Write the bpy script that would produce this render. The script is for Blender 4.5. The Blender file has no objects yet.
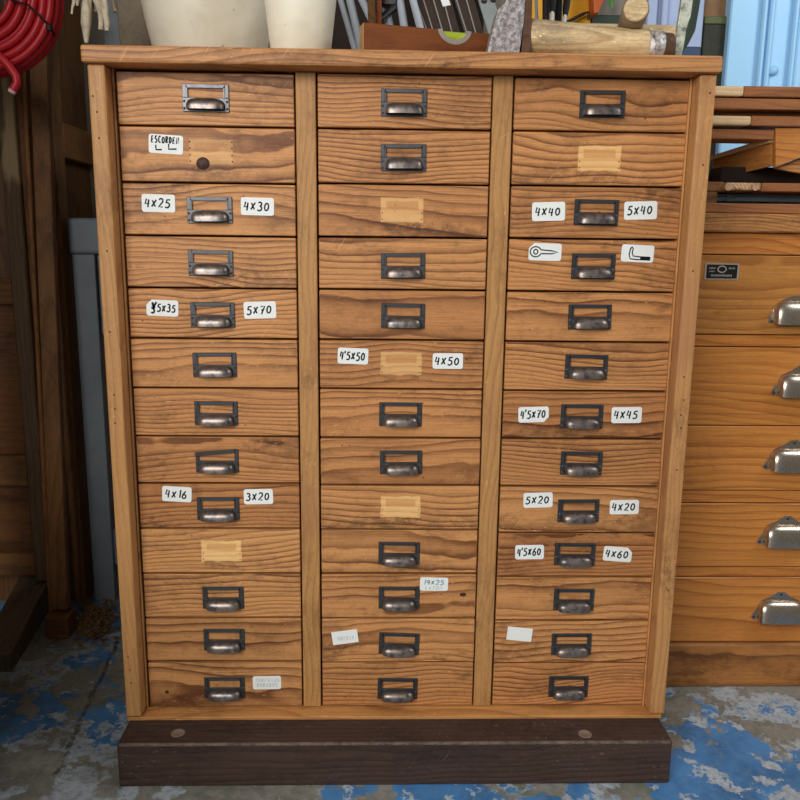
import bpy, bmesh, math, random
from mathutils import Vector, Matrix, Euler
PI = math.pi
SC = bpy.context.scene
COL = SC.collection

# ------------------------------------------------------------------ camera
CAM = Vector((-0.03911, -1.37900, 0.95741))
PITCH, YAW, ROLL, FPX = math.radians(11.1319), math.radians(1.5588), math.radians(0.6592), 800.0
_f = Vector((math.sin(YAW) * math.cos(PITCH), math.cos(YAW) * math.cos(PITCH), -math.sin(PITCH)))
_r = Vector((math.cos(YAW), -math.sin(YAW), 0)); _u = _r.cross(_f)
RT = _r * math.cos(ROLL) + _u * math.sin(ROLL)
UP = -_r * math.sin(ROLL) + _u * math.cos(ROLL)
cd = bpy.data.cameras.new('camera'); co = bpy.data.objects.new('camera', cd); COL.objects.link(co)
M = Matrix((RT, UP, -_f)).transposed().to_4x4(); M.translation = CAM
co.matrix_world = M
cd.sensor_width = 36.0; cd.lens = 36.0; cd.clip_start = 0.02
SC.camera = co

# ------------------------------------------------------------------ light
W = bpy.data.worlds.new('world'); SC.world = W; W.use_nodes = True
bg = W.node_tree.nodes['Background']; bg.inputs[0].default_value = (0.80, 0.90, 1.0, 1); bg.inputs[1].default_value = 0.20

def area(name, loc, target, sx, sy, power, col=(1, 1, 1)):
    l = bpy.data.lights.new(name, 'AREA'); l.shape = 'RECTANGLE'; l.size = sx; l.size_y = sy
    l.energy = power; l.color = col
    o = bpy.data.objects.new(name, l); COL.objects.link(o); o.location = loc
    o.rotation_euler = (Vector(target) - Vector(loc)).to_track_quat('-Z', 'Y').to_euler()
    return o
area('doorway_daylight', (-1.55, -3.3, 2.2), (0.1, 0.0, 0.75), 2.1, 1.9, 150, (1.0, 0.98, 0.95))
area('blue_door_fill', (2.0, -0.6, 2.3), (0.85, 0.9, 1.3), 0.8, 0.8, 22, (0.85, 0.93, 1.0))  # added fill lamp that brightens the blue door; no window there

vs = SC.view_settings
SC.display_settings.display_device = 'sRGB'
vs.view_transform = 'Standard'; vs.look = 'None'; vs.exposure = 0.0; vs.gamma = 1.0; vs.use_curve_mapping = False

# ------------------------------------------------------------------ helpers
def ray(px, py):
    return RT * ((px - 400) / FPX) + UP * ((400 - py) / FPX) + _f
def atY(px, py, Y):
    d = ray(px, py); return CAM + d * ((Y - CAM.y) / d.y)
def atZ(px, py, Z):
    d = ray(px, py); return CAM + d * ((Z - CAM.z) / d.z)
def lin(r, g, b):
    f = lambda c: (c / 255 / 12.92) if c / 255 <= 0.04045 else ((c / 255 + 0.055) / 1.055) ** 2.4
    return (f(r), f(g), f(b), 1)

class MB:
    """collects geometry for ONE mesh object"""
    def __init__(s): s.v = []; s.f = []; s.m = []; s.sm = []
    def add(s, vv, ff, mi=0, smooth=False):
        n = len(s.v); s.v += [tuple(x) for x in vv]
        for q in ff: s.f.append([i + n for i in q]); s.m.append(mi); s.sm.append(smooth)
        return s
    def box(s, a, b, bev=0.0, mi=0, mat=None, seg=1):
        x0, y0, z0 = a; x1, y1, z1 = b
        bm = bmesh.new()
        vv = [bm.verts.new(p) for p in ((x0,y0,z0),(x1,y0,z0),(x1,y1,z0),(x0,y1,z0),(x0,y0,z1),(x1,y0,z1),(x1,y1,z1),(x0,y1,z1))]
        for q in ((0,3,2,1),(4,5,6,7),(0,1,5,4),(1,2,6,5),(2,3,7,6),(3,0,4,7)): bm.faces.new([vv[i] for i in q])
        if bev > 0: bmesh.ops.bevel(bm, geom=list(bm.edges), offset=bev, segments=seg, affect='EDGES', profile=0.5)
        s.bm(bm, mi, mat); return s
    def bm(s, bm, mi=0, mat=None, smooth=False):
        bm.verts.index_update()
        vv = [(mat @ v.co) if mat else v.co.copy() for v in bm.verts]
        s.add(vv, [[v.index for v in f.verts] for f in bm.faces], mi, smooth); bm.free()
    def tube(s, pts, r, n=10, mi=0, cap=True, smooth=True, up=None):
        pts = [Vector(p) for p in pts]; rr = r if isinstance(r, (list, tuple)) else [r] * len(pts)
        rings = []; prev = None
        for i, p in enumerate(pts):
            t = (pts[min(i + 1, len(pts) - 1)] - pts[max(i - 1, 0)]).normalized()
            if prev is None:
                a = Vector((0, 0, 1)) if abs(t.z) < .9 else Vector((1, 0, 0))
                nrm = t.cross(a).normalized()
            else:
                nrm = (prev - t * prev.dot(t)).normalized()
            prev = nrm; bn = t.cross(nrm)
            rings.append([p + nrm * rr[i] * math.cos(2 * PI * k / n) + bn * rr[i] * math.sin(2 * PI * k / n) for k in range(n)])
        vv = [q for rg in rings for q in rg]; ff = []
        for i in range(len(pts) - 1):
            for k in range(n): ff.append((i*n+k, i*n+(k+1) % n, (i+1)*n+(k+1) % n, (i+1)*n+k))
        s.add(vv, ff, mi, smooth)
        if cap:
            s.add(rings[0], [list(range(n))[::-1]], mi); s.add(rings[-1], [list(range(n))], mi)
        return s
    def lathe(s, prof, c=(0, 0, 0), n=40, mi=0):
        vv = []; ff = []
        for (r, z) in prof:
            for k in range(n): vv.append((c[0] + r*math.cos(2*PI*k/n), c[1] + r*math.sin(2*PI*k/n), c[2] + z))
        for i in range(len(prof) - 1):
            for k in range(n): ff.append((i*n+k, i*n+(k+1) % n, (i+1)*n+(k+1) % n, (i+1)*n+k))
        s.add(vv, ff, mi, True); return s
    def prism(s, poly, y0, y1, mi=0, mat=None, bev=0.0):
        """poly in (x,z), extruded from y0 to y1"""
        bm = bmesh.new(); n = len(poly)
        a = [bm.verts.new((p[0], y0, p[1])) for p in poly]; b = [bm.verts.new((p[0], y1, p[1])) for p in poly]
        bm.faces.new(a); bm.faces.new(b[::-1])
        for i in range(n): bm.faces.new((a[i], b[i], b[(i+1) % n], a[(i+1) % n]))
        bmesh.ops.recalc_face_normals(bm, faces=list(bm.faces))
        if bev > 0: bmesh.ops.bevel(bm, geom=list(bm.edges), offset=bev, segments=2, affect='EDGES', profile=0.5)
        s.bm(bm, mi, mat); return s
    def beam(s, p0, p1, w, d, side=(1, 0, 0), bev=0.0, mi=0):
        """bar of width w (along side) and depth d from p0 to p1"""
        p0, p1 = Vector(p0), Vector(p1); z = (p1 - p0).normalized(); x = Vector(side); x = (x - z * x.dot(z)).normalized(); y = z.cross(x)
        m = Matrix((x, y, z)).transposed().to_4x4(); m.translation = p0
        s.box((-w/2, -d/2, 0), (w/2, d/2, (p1 - p0).length), bev, mi, m); return s
    def build(s, name, mats, parent=None, loc=(0, 0, 0), tone=None):
        me = bpy.data.meshes.new(name); me.from_pydata(s.v, [], s.f)
        for m in (mats if isinstance(mats, (list, tuple)) else [mats]): me.materials.append(m)
        for p, mi, sm in zip(me.polygons, s.m, s.sm): p.material_index = mi; p.use_smooth = sm
        me.update()
        o = bpy.data.objects.new(name, me); COL.objects.link(o); o.location = loc
        if parent: o.parent = parent
        if tone: o.color = (*tone, 1) if len(tone) == 3 else tone
        return o

def empty(name, loc=(0, 0, 0)):
    o = bpy.data.objects.new(name, None); o.empty_display_size = 0.05; COL.objects.link(o); o.location = loc; return o
def tag(o, label, cat, group=None, kind=None):
    o['label'] = label; o['category'] = cat
    if group: o['group'] = group
    if kind: o['kind'] = kind
    return o
def struct(o): o['kind'] = 'structure'; return o

# ------------------------------------------------------------------ materials
class NT:
    def __init__(s, name):
        s.mat = bpy.data.materials.new(name); s.mat.use_nodes = True; s.t = s.mat.node_tree
        s.b = s.t.nodes['Principled BSDF']
    def n(s, typ, **kw):
        nd = s.t.nodes.new(typ)
        for k, v in kw.items():
            setattr(nd, k, v)
        return nd
    def put(s, sock, val):
        if hasattr(val, 'is_output') or isinstance(val, bpy.types.NodeSocket): s.t.links.new(val, sock)
        else: sock.default_value = val
    def math(s, op, a, b=0.0, c=0.0, clamp=False):
        nd = s.n('ShaderNodeMath', operation=op); nd.use_clamp = clamp
        s.put(nd.inputs[0], a); s.put(nd.inputs[1], b)
        if op in ('MULTIPLY_ADD', 'WRAP', 'SMOOTH_MIN'): s.put(nd.inputs[2], c)
        return nd.outputs[0]
    def vmath(s, op, a, b=(0, 0, 0)):
        nd = s.n('ShaderNodeVectorMath', operation=op); s.put(nd.inputs[0], a); s.put(nd.inputs[1], b); return nd.outputs[0]
    def mix(s, fac, a, b, mode='MIX'):
        nd = s.n('ShaderNodeMix', data_type='RGBA', blend_type=mode); nd.clamp_factor = True
        s.put(nd.inputs['Factor'], fac); s.put(nd.inputs[6], a); s.put(nd.inputs[7], b); return nd.outputs[2]
    def noise(s, vec, scale, detail=3.0, rough=0.55, dist=0.0, dims='3D'):
        nd = s.n('ShaderNodeTexNoise', noise_dimensions=dims); s.put(nd.inputs['Vector'], vec)
        nd.inputs['Scale'].default_value = scale; nd.inputs['Detail'].default_value = detail
        nd.inputs['Roughness'].default_value = rough; nd.inputs['Distortion'].default_value = dist
        return nd.outputs['Fac']
    def step(s, x, lo, hi):
        nd = s.n('ShaderNodeMapRange', interpolation_type='SMOOTHSTEP'); s.put(nd.inputs['Value'], x)
        nd.inputs['From Min'].default_value = lo; nd.inputs['From Max'].default_value = hi; return nd.outputs[0]
    def ramp(s, x, stops):
        nd = s.n('ShaderNodeValToRGB'); e = nd.color_ramp.elements
        while len(e) < len(stops): e.new(0.5)
        for el, (p, c) in zip(e, stops): el.position = p; el.color = c
        s.put(nd.inputs[0], x); return nd.outputs[0]
    def obj(s):
        return s.n('ShaderNodeTexCoord').outputs['Object']
    def out(s, color, rough=0.5, metal=0.0, spec=0.35, bump=None, bstr=0.3, bdist=0.002):
        s.put(s.b.inputs['Base Color'], color); s.put(s.b.inputs['Roughness'], rough); s.put(s.b.inputs['Metallic'], metal)
        s.b.inputs['Specular IOR Level'].default_value = spec
        if bump is not None:
            bn = s.n('ShaderNodeBump'); bn.inputs['Strength'].default_value = bstr; bn.inputs['Distance'].default_value = bdist
            s.put(bn.inputs['Height'], bump); s.t.links.new(bn.outputs[0], s.b.inputs['Normal'])
        return s.mat

def wood(name, light, dark, axis='X', ring=0.0075, band=0.75, dirt=0.35, dirtcol=(60, 36, 20), rough=0.5, spec=0.3,
         ding=0.25, patch=False, stain=None, pith=(0.03, 0.12), fibre=0.30):
    t = NT(name); P = t.obj()
    sep = t.n('ShaderNodeSeparateXYZ'); t.put(sep.inputs[0], P); ax = {'X': (0, 1, 2), 'Z': (2, 1, 0), 'Y': (1, 2, 0)}[axis]
    u, w, v = (sep.outputs[i] for i in ax)                          # u along the grain, v across the face, w into the wood
    rnd = t.n('ShaderNodeObjectInfo')
    def rn(k):
        nd = t.n('ShaderNodeTexWhiteNoise', noise_dimensions='1D'); t.put(nd.inputs['W'], t.math('ADD', rnd.outputs['Random'], k)); return nd.outputs['Value']
    r1, r2, r3 = rn(1.37), rn(5.11), rn(9.73)
    off = t.math('MULTIPLY', rnd.outputs['Random'], 37.0)
    def vec(su, sv, sw, rot=0.0):
        c = t.n('ShaderNodeCombineXYZ')
        uu = t.math('ADD', t.math('MULTIPLY', u, math.cos(rot)), t.math('MULTIPLY', v, math.sin(rot))) if rot else u
        vv_ = t.math('ADD', t.math('MULTIPLY', u, -math.sin(rot)), t.math('MULTIPLY', v, math.cos(rot))) if rot else v
        t.put(c.inputs[0], t.math('MULTIPLY_ADD', uu, su, off)); t.put(c.inputs[1], t.math('MULTIPLY', vv_, sv)); t.put(c.inputs[2], t.math('MULTIPLY', w, sw)); return c.outputs[0]
    n1 = t.noise(vec(3.2, 7, 7), 1.0, 1.0)
    n2 = t.noise(vec(10, 22, 22), 1.0, 2.0)
    # ring radius about a pith line that runs slightly askew to the face
    vv = t.math('ADD', v, t.math('ADD', t.math('MULTIPLY', t.math('SUBTRACT', r1, 0.5), 0.20), t.math('MULTIPLY', u, t.math('MULTIPLY', t.math('SUBTRACT', r2, 0.5), 0.14))))
    vv = t.math('ADD', vv, t.math('MULTIPLY', t.math('SUBTRACT', n1, 0.5), 0.06))
    ww = t.math('ADD', w, t.math('MULTIPLY_ADD', r3, pith[1] - pith[0], pith[0]))
    r = t.math('SQRT', t.math('ADD', t.math('MULTIPLY', vv, vv), t.math('MULTIPLY', ww, ww)))
    r = t.math('ADD', r, t.math('MULTIPLY', t.math('SUBTRACT', n2, 0.5), 0.006))
    c1 = t.n('ShaderNodeCombineXYZ'); t.put(c1.inputs[0], t.math('MULTIPLY', r, 55.0)); t.put(c1.inputs[1], off)
    r = t.math('ADD', r, t.math('MULTIPLY', t.math('SUBTRACT', t.noise(c1.outputs[0], 1.0, 1.0), 0.5), ring * 1.1))    # years of uneven growth
    ph = t.math('FRACT', t.math('DIVIDE', r, ring))
    bandv = t.ramp(ph, [(0.0, (0, 0, 0, 1)), (0.40, (0.05,) * 3 + (1,)), (0.74, (0.55,) * 3 + (1,)), (0.86, (1,) * 3 + (1,)), (0.94, (1,) * 3 + (1,)), (1.0, (0,) * 3 + (1,))])
    vary = t.step(t.noise(vec(2.0, 14, 14), 1.0, 2.0), 0.3, 0.65)
    bandf = t.math('MULTIPLY', bandv, t.math('MULTIPLY', t.math('MULTIPLY_ADD', vary, 0.5, 0.5), band))
    col = t.mix(bandf, light, dark)
    fib = t.noise(vec(9, 520, 520), 1.0, 2.0, 0.7)
    fib2 = t.noise(vec(3, 130, 130), 1.0, 3.0, 0.7)
    col = t.mix(t.math('MULTIPLY', t.step(fib, 0.40, 0.72), fibre), col, tuple(c * 0.5 for c in dark[:3]) + (1,))
    col = t.mix(t.math('MULTIPLY', t.step(fib2, 0.52, 0.8), fibre * 1.8), col, tuple(c * 0.7 for c in dark[:3]) + (1,))
    d1 = t.noise(vec(4, 9, 9), 1.0, 4.0, 0.65)
    d2 = t.noise(vec(40, 70, 70), 1.0, 6.0, 0.78)
    dm = t.math('MULTIPLY', t.step(t.math('ADD', d1, t.math('MULTIPLY', t.math('SUBTRACT', d2, 0.5), 0.6)), 0.46, 0.76), dirt)
    col = t.mix(dm, col, lin(*dirtcol))
    d3 = t.noise(vec(7, 16, 16), 1.0, 3.0, 0.6)
    col = t.mix(t.math('MULTIPLY', t.math('MULTIPLY', t.step(d3, 0.58, 0.72), t.step(d2, 0.42, 0.62)), dirt * 0.9), col, lin(*(c * .8 for c in dirtcol)))
    d4 = t.noise(vec(120, 260, 260), 1.0, 4.0, 0.7)
    col = t.mix(t.math('MULTIPLY', t.step(d4, 0.52, 0.74), dirt * 0.55), col, tuple(c * 0.6 for c in dark[:3]) + (1,))
    col = t.mix(t.math('MULTIPLY', t.step(d4, 0.46, 0.24), 0.25), col, tuple(min(1, c * 1.2 + .02) for c in light[:3]) + (1,))
    if stain:
        sm = t.step(t.noise(vec(2.2, 8, 8), 1.0, 4.0, 0.6), 0.56, 0.64)
        col = t.mix(t.math('MULTIPLY', sm, 0.40), col, lin(*stain))
    if patch:
        at = lambda nm: (lambda a: a.outputs['Fac'])(t.n('ShaderNodeAttribute', attribute_type='OBJECT', attribute_name=nm))
        dx = t.math('ABSOLUTE', t.math('SUBTRACT', u, at('patch_x'))); dzs = t.math('SUBTRACT', v, at('patch_z')); dz = t.math('ABSOLUTE', dzs)
        wob = t.math('MULTIPLY', t.math('SUBTRACT', t.noise(vec(60, 60, 60), 1.0), 0.5), 0.006)
        box = lambda hx, hz, cz=None: t.math('MULTIPLY', t.math('SUBTRACT', 1.0, t.step(t.math('ADD', dx, wob), hx, hx + .0025)), t.math('SUBTRACT', 1.0, t.step(t.math('ADD', dz if cz is None else t.math('ABSOLUTE', t.math('SUBTRACT', dzs, cz)), wob), hz, hz + .0025)))
        pm = t.math('MULTIPLY', box(.0345, .0185), at('patch'))
        win = box(.0255, .0055, .0075)                                # where the card window let the wood darken
        pale = t.mix(t.math('MULTIPLY', bandf, 0.55), lin(238, 190, 126), lin(196, 134, 74))
        pale = t.mix(t.math('MULTIPLY', win, 0.55), pale, lin(196, 130, 74)); pale = t.mix(t.math('MULTIPLY', dm, 0.5), pale, lin(150, 100, 56))
        grime = t.math('MULTIPLY', t.math('MULTIPLY', box(.030, .007, -.026), at('patch')), t.step(d2, 0.35, 0.65))
        col = t.mix(t.math('MULTIPLY', grime, 0.5), col, lin(84, 54, 30))
        col = t.mix(t.math('MULTIPLY', pm, 0.92), col, pale)
    dg = t.noise(vec(70, 170, 170), 1.0, 2.0, 0.6); dg2 = t.noise(vec(9, 14, 14), 1.0, 2.0)
    dgm = t.math('MULTIPLY', t.math('MULTIPLY', t.step(dg, 0.64, 0.72), t.step(dg2, 0.46, 0.6)), ding * 2)
    sc1 = t.math('MULTIPLY', t.step(t.noise(vec(18, 420, 60, 0.95), 1.0, 1.0, 0.5), 0.68, 0.74), t.step(t.noise(vec(8, 12, 12), 1.3, 1.0), 0.56, 0.66))
    sc2 = t.math('MULTIPLY', t.step(t.noise(vec(22, 500, 60, -0.5), 1.0, 1.0, 0.5), 0.68, 0.74), t.step(t.noise(vec(7, 13, 13), 0.7, 1.0), 0.58, 0.68))
    col = t.mix(t.math('MULTIPLY', t.math('MAXIMUM', dgm, t.math('MULTIPLY', t.math('MAXIMUM', sc1, sc2), ding * 2.2)), 0.85), col, tuple(min(1, c * 1.25 + .05) for c in light[:3]) + (1,))
    col = t.mix(1.0, col, rnd.outputs['Color'], 'MULTIPLY')
    h = t.math('SUBTRACT', t.math('MULTIPLY', fib, -0.4), t.math('MULTIPLY', bandf, 0.6))
    rg = t.math('MULTIPLY_ADD', d2, 0.25, rough - 0.12)
    return t.out(col, rg, 0, spec, h, 0.3, 0.0012)

PINE = wood('old_pine_drawer', lin(212, 150, 92), lin(104, 56, 28), 'X', 0.0075, 0.95, 0.62, (84, 54, 34), patch=True)
FRAME = wood('pine_frame', lin(194, 142, 88), lin(148, 98, 56), 'Z', 0.010, 0.55, 0.5, (112, 74, 46), stain=(166, 110, 80), ding=0.35, fibre=0.15)
TOPW = wood('pine_top', lin(200, 142, 88), lin(112, 64, 34), 'X', 0.011, 0.85, 0.6, (80, 48, 30), ding=0.28)
RAILW = wood('pine_rail', lin(198, 140, 80), lin(140, 84, 42), 'X', 0.012, 0.6, 0.4, (84, 50, 30), ding=0.4)
DARKB = wood('dark_beam_wood', lin(76, 58, 50), lin(48, 35, 30), 'X', 0.01, 0.7, 0.6, (34, 25, 22), ding=0.42, rough=0.6, spec=0.25)
HONEYY = wood('honey_wood_lengthwise', lin(198, 136, 72), lin(150, 92, 44), 'Y', 0.016, 0.5, 0.4, (130, 84, 44), rough=.5, ding=.1)
HONEY = wood('honey_varnish', lin(198, 132, 62), lin(146, 82, 32), 'X', 0.016, 0.75, 0.35, (150, 86, 36), rough=0.42, spec=0.4, ding=0.1)
SLAB = wood('worn_edge_wood', lin(186, 128, 72), lin(98, 58, 30), 'X', 0.007, 0.8, 0.6, (84, 50, 28), ding=0.3)
REDW = wood('reddish_board', lin(158, 100, 58), lin(104, 58, 30), 'X', 0.008, 0.6, 0.4, (70, 38, 20), ding=0.15)
PALE = wood('raw_pale_wood', lin(222, 190, 146), lin(186, 146, 98), 'X', 0.012, 0.4, 0.3, (150, 110, 70), ding=0.2)
OLDV = wood('old_brown_wood_upright', lin(140, 98, 58), lin(92, 60, 34), 'Z', 0.012, 0.6, 0.6, (52, 34, 22), ding=0.2)
OLDH = wood('old_brown_wood', lin(136, 92, 52), lin(92, 58, 30), 'X', 0.012, 0.6, 0.6, (50, 32, 20), ding=0.2)
OLDY = wood('old_grey_wood', lin(120, 104, 88), lin(82, 68, 56), 'Y', 0.012, 0.6, 0.6, (60, 50, 42), ding=0.2)
GREYW = wood('grey_weathered_wood', lin(150, 134, 114), lin(112, 96, 80), 'Z', 0.08, 0.3, 0.4, (90, 76, 62), ding=0.1)
MALLET = wood('pale_worn_mallet_wood', lin(226, 198, 150), lin(170, 132, 90), 'X', 0.010, 0.6, 0.75, (118, 100, 88), ding=1.0, rough=0.6)
MALLETD = wood('grimy_handle_wood', lin(158, 136, 108), lin(104, 88, 70), 'Z', 0.010, 0.6, 0.6, (78, 64, 50), ding=0.4, rough=0.6)
MAHOG = wood('mahogany', lin(128, 72, 38), lin(88, 48, 24), 'X', 0.006, 0.6, 0.2, (84, 44, 22), ding=0.1, rough=0.4)
PAINTED_POST = wood('post_with_old_paint', lin(112, 86, 62), lin(74, 54, 38), 'Z', 0.012, 0.6, 0.5, (44, 32, 24), stain=(240, 205, 150), ding=0.2)

def simple(name, c, rough=0.5, metal=0.0, spec=0.4, var=0.15, scale=30.0, dark=None, bump=0.0):
    t = NT(name); P = t.obj(); n = t.noise(P, scale, 4.0, 0.6)
    d = dark or tuple(x * 0.45 for x in c[:3]) + (1,)
    col = t.mix(t.math('MULTIPLY', t.step(n, 0.35, 0.8), var * 3), c, d)
    return t.out(col, t.math('MULTIPLY_ADD', n, 0.2, rough - 0.1), metal, spec, n if bump else None, bump, 0.002)

def bronze():
    t = NT('aged_bronze'); P = t.obj(); rnd = t.n('ShaderNodeObjectInfo').outputs['Random']
    c = t.n('ShaderNodeVectorMath', operation='ADD'); t.put(c.inputs[0], P); t.put(c.inputs[1], t.math('MULTIPLY', rnd, 20.0))
    n = t.noise(c.outputs[0], 90, 3.0, 0.6); n2 = t.noise(c.outputs[0], 300, 2.0)
    sep = t.n('ShaderNodeSeparateXYZ'); t.put(sep.inputs[0], P)
    wear = t.math('MULTIPLY', t.step(t.math('MULTIPLY', sep.outputs[1], -1.0), 0.006, 0.016), t.step(n, 0.3, 0.6))
    col = t.mix(wear, lin(84, 84, 86), lin(138, 124, 116)); col = t.mix(t.math('MULTIPLY', t.step(n2, 0.55, 0.8), 0.25), col, lin(44, 43, 45))
    return t.out(col, t.math('MULTIPLY_ADD', n, 0.22, 0.24), 0.75, 0.5, n2, 0.1, 0.0006)
BRONZE = bronze()
NICKEL = simple('worn_nickel', lin(186, 172, 156), 0.26, 0.92, 0.5, 0.10, 60)
STEEL = simple('bright_steel_pipe', lin(206, 214, 224), 0.22, 0.3, 0.5, 0.1, 30)
DARKSTEEL = simple('dark_steel', lin(70, 66, 66), 0.4, 0.7, 0.5, 0.2, 60)
BROWNSTEEL = simple('brown_iron', lin(78, 62, 56), 0.5, 0.4, 0.4, 0.2, 60)
EDGE = simple('bare_steel_edge', lin(206, 196, 184), 0.35, 0.6, 0.5, 0.1, 60)
ZINC = simple('zinc_plate', lin(180, 186, 184), 0.4, 0.5, 0.5, 0.12, 40)
BLACK = simple('black', lin(20, 19, 19), 0.6, 0, 0.3, 0.1)
INK = simple('black_ink', lin(24, 28, 38), 0.6, 0, 0.2, 0.05)
BLUEINK = simple('blue_ink', lin(84, 130, 168), 0.6, 0, 0.2, 0.05)
PENCIL = simple('faded_pencil', lin(176, 186, 190), 0.7, 0, 0.2, 0.05)
PAPER = simple('white_sticker_paper', lin(236, 238, 234), 0.55, 0, 0.3, 0.02, 60, lin(214, 212, 200))
NAILM = simple('nail_hole_dark', lin(36, 22, 14), 0.8, 0, 0.1, 0.05)
KNOTM = simple('knot_dark', lin(74, 46, 36), 0.6, 0, 0.3, 0.3, 200, lin(36, 22, 18), 0.4)

def clay():
    t = NT('cream_stoneware'); P = t.obj(); n = t.noise(P, 9, 4.0, 0.6)
    sep = t.n('ShaderNodeSeparateXYZ'); t.put(sep.inputs[0], P)
    c = t.n('ShaderNodeCombineXYZ'); t.put(c.inputs[2], t.math('MULTIPLY', sep.outputs[2], 1.0))
    line = t.noise(c.outputs[0], 260, 2.0, 0.5)
    col = t.mix(t.step(n, 0.4, 0.75), lin(234, 226, 204), lin(216, 206, 180)); sp = t.noise(P, 70, 2.0)
    col = t.mix(t.math('MULTIPLY', t.step(sp, 0.72, 0.76), 0.5), col, lin(120, 96, 70))
    return t.out(col, 0.45, 0, 0.4, line, 0.15, 0.002)
CLAY = clay()

def rusty():
    t = NT('pitted_rusty_steel'); P = t.obj(); n = t.noise(P, 120, 4.0, 0.7); n2 = t.noise(P, 38, 3.0, 0.6); n3 = t.noise(P, 240, 2.0)
    col = t.mix(t.step(n, 0.38, 0.66), lin(112, 104, 104), lin(196, 188, 186)); col = t.mix(t.math('MULTIPLY', t.step(n2, 0.58, 0.68), 0.8), col, lin(136, 86, 60))
    col = t.mix(t.math('MULTIPLY', t.step(n3, 0.6, 0.72), 0.7), col, lin(60, 50, 50))
    return t.out(col, 0.55, 0.25, 0.4, n, 0.5, 0.003)
RUST = rusty()
RUSTSIDE = simple('brown_rust', lin(96, 66, 48), 0.7, 0.1, 0.3, 0.25, 80, lin(50, 36, 30), 0.4)
FERRULE = simple('spotted_ferrule', lin(206, 198, 192), 0.5, 0.5, 0.4, 0.33, 160, lin(60, 48, 44), 0.3)
HOSE = simple('red_rubber_hose', lin(196, 34, 44), 0.42, 0, 0.4, 0.08, 40)
HOSEEND = simple('pale_hose_end', lin(224, 190, 182), 0.6, 0, 0.3, 0.05)
GREYM = simple('grey_enamel', lin(128, 136, 142), 0.45, 0, 0.4, 0.12, 14, lin(88, 94, 98))
BLUEP = simple('light_blue_door_paint', lin(164, 212, 246), 0.4, 0, 0.4, 0.04, 8, lin(146, 196, 236))
LAV = simple('lavender_grey_paint', lin(170, 184, 214), 0.5, 0, 0.3, 0.08, 10)
NAVY = simple('dark_blue_case', lin(48, 64, 96), 0.45, 0, 0.4, 0.1, 20)
ORANGE = simple('orange_yellow_board', lin(232, 166, 40), 0.5, 0, 0.3, 0.08, 10, lin(190, 120, 30))
REDOR = simple('red_orange_plastic', lin(204, 96, 36), 0.4, 0, 0.4, 0.08, 10)
OLIVE = simple('olive_painted_board', lin(92, 98, 58), 0.6, 0, 0.3, 0.2, 14, lin(52, 52, 34))
CARD = simple('brown_cardboard', lin(140, 106, 76), 0.7, 0, 0.2, 0.15, 14)
LEAF = simple('leaf_green', lin(70, 120, 50), 0.5, 0, 0.4, 0.1, 20)
COTTON = simple('grimy_cotton', lin(222, 208, 182), 0.9, 0, 0.1, 0.25, 60, lin(150, 130, 104), 0.5)
MOTTLE = simple('paint_spotted_tool', lin(206, 208, 190), 0.5, 0.2, 0.4, 0.33, 90, lin(40, 52, 44), 0.3)
BLUEGREY = simple('blue_grey_metal', lin(140, 160, 172), 0.35, 0.3, 0.5, 0.12, 20)
GLASS = simple('dusty_dark_glass', lin(104, 92, 80), 0.12, 0, 0.6, 0.15, 8)
VIAL = simple('yellow_green_vial', lin(178, 196, 64), 0.15, 0, 0.6, 0.05, 30)
PLASTER = simple('dingy_plaster', lin(150, 142, 128), 0.8, 0, 0.2, 0.15, 4)
DARKBOARD = simple('dark_tool_board', lin(52, 40, 34), 0.7, 0, 0.2, 0.15, 10)
CEIL = simple('ceiling_paint', lin(190, 186, 176), 0.8, 0, 0.2, 0.1, 4)
CHIPM = simple('wood_chips', lin(132, 100, 66), 0.8, 0, 0.1, 0.25, 50)

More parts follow.
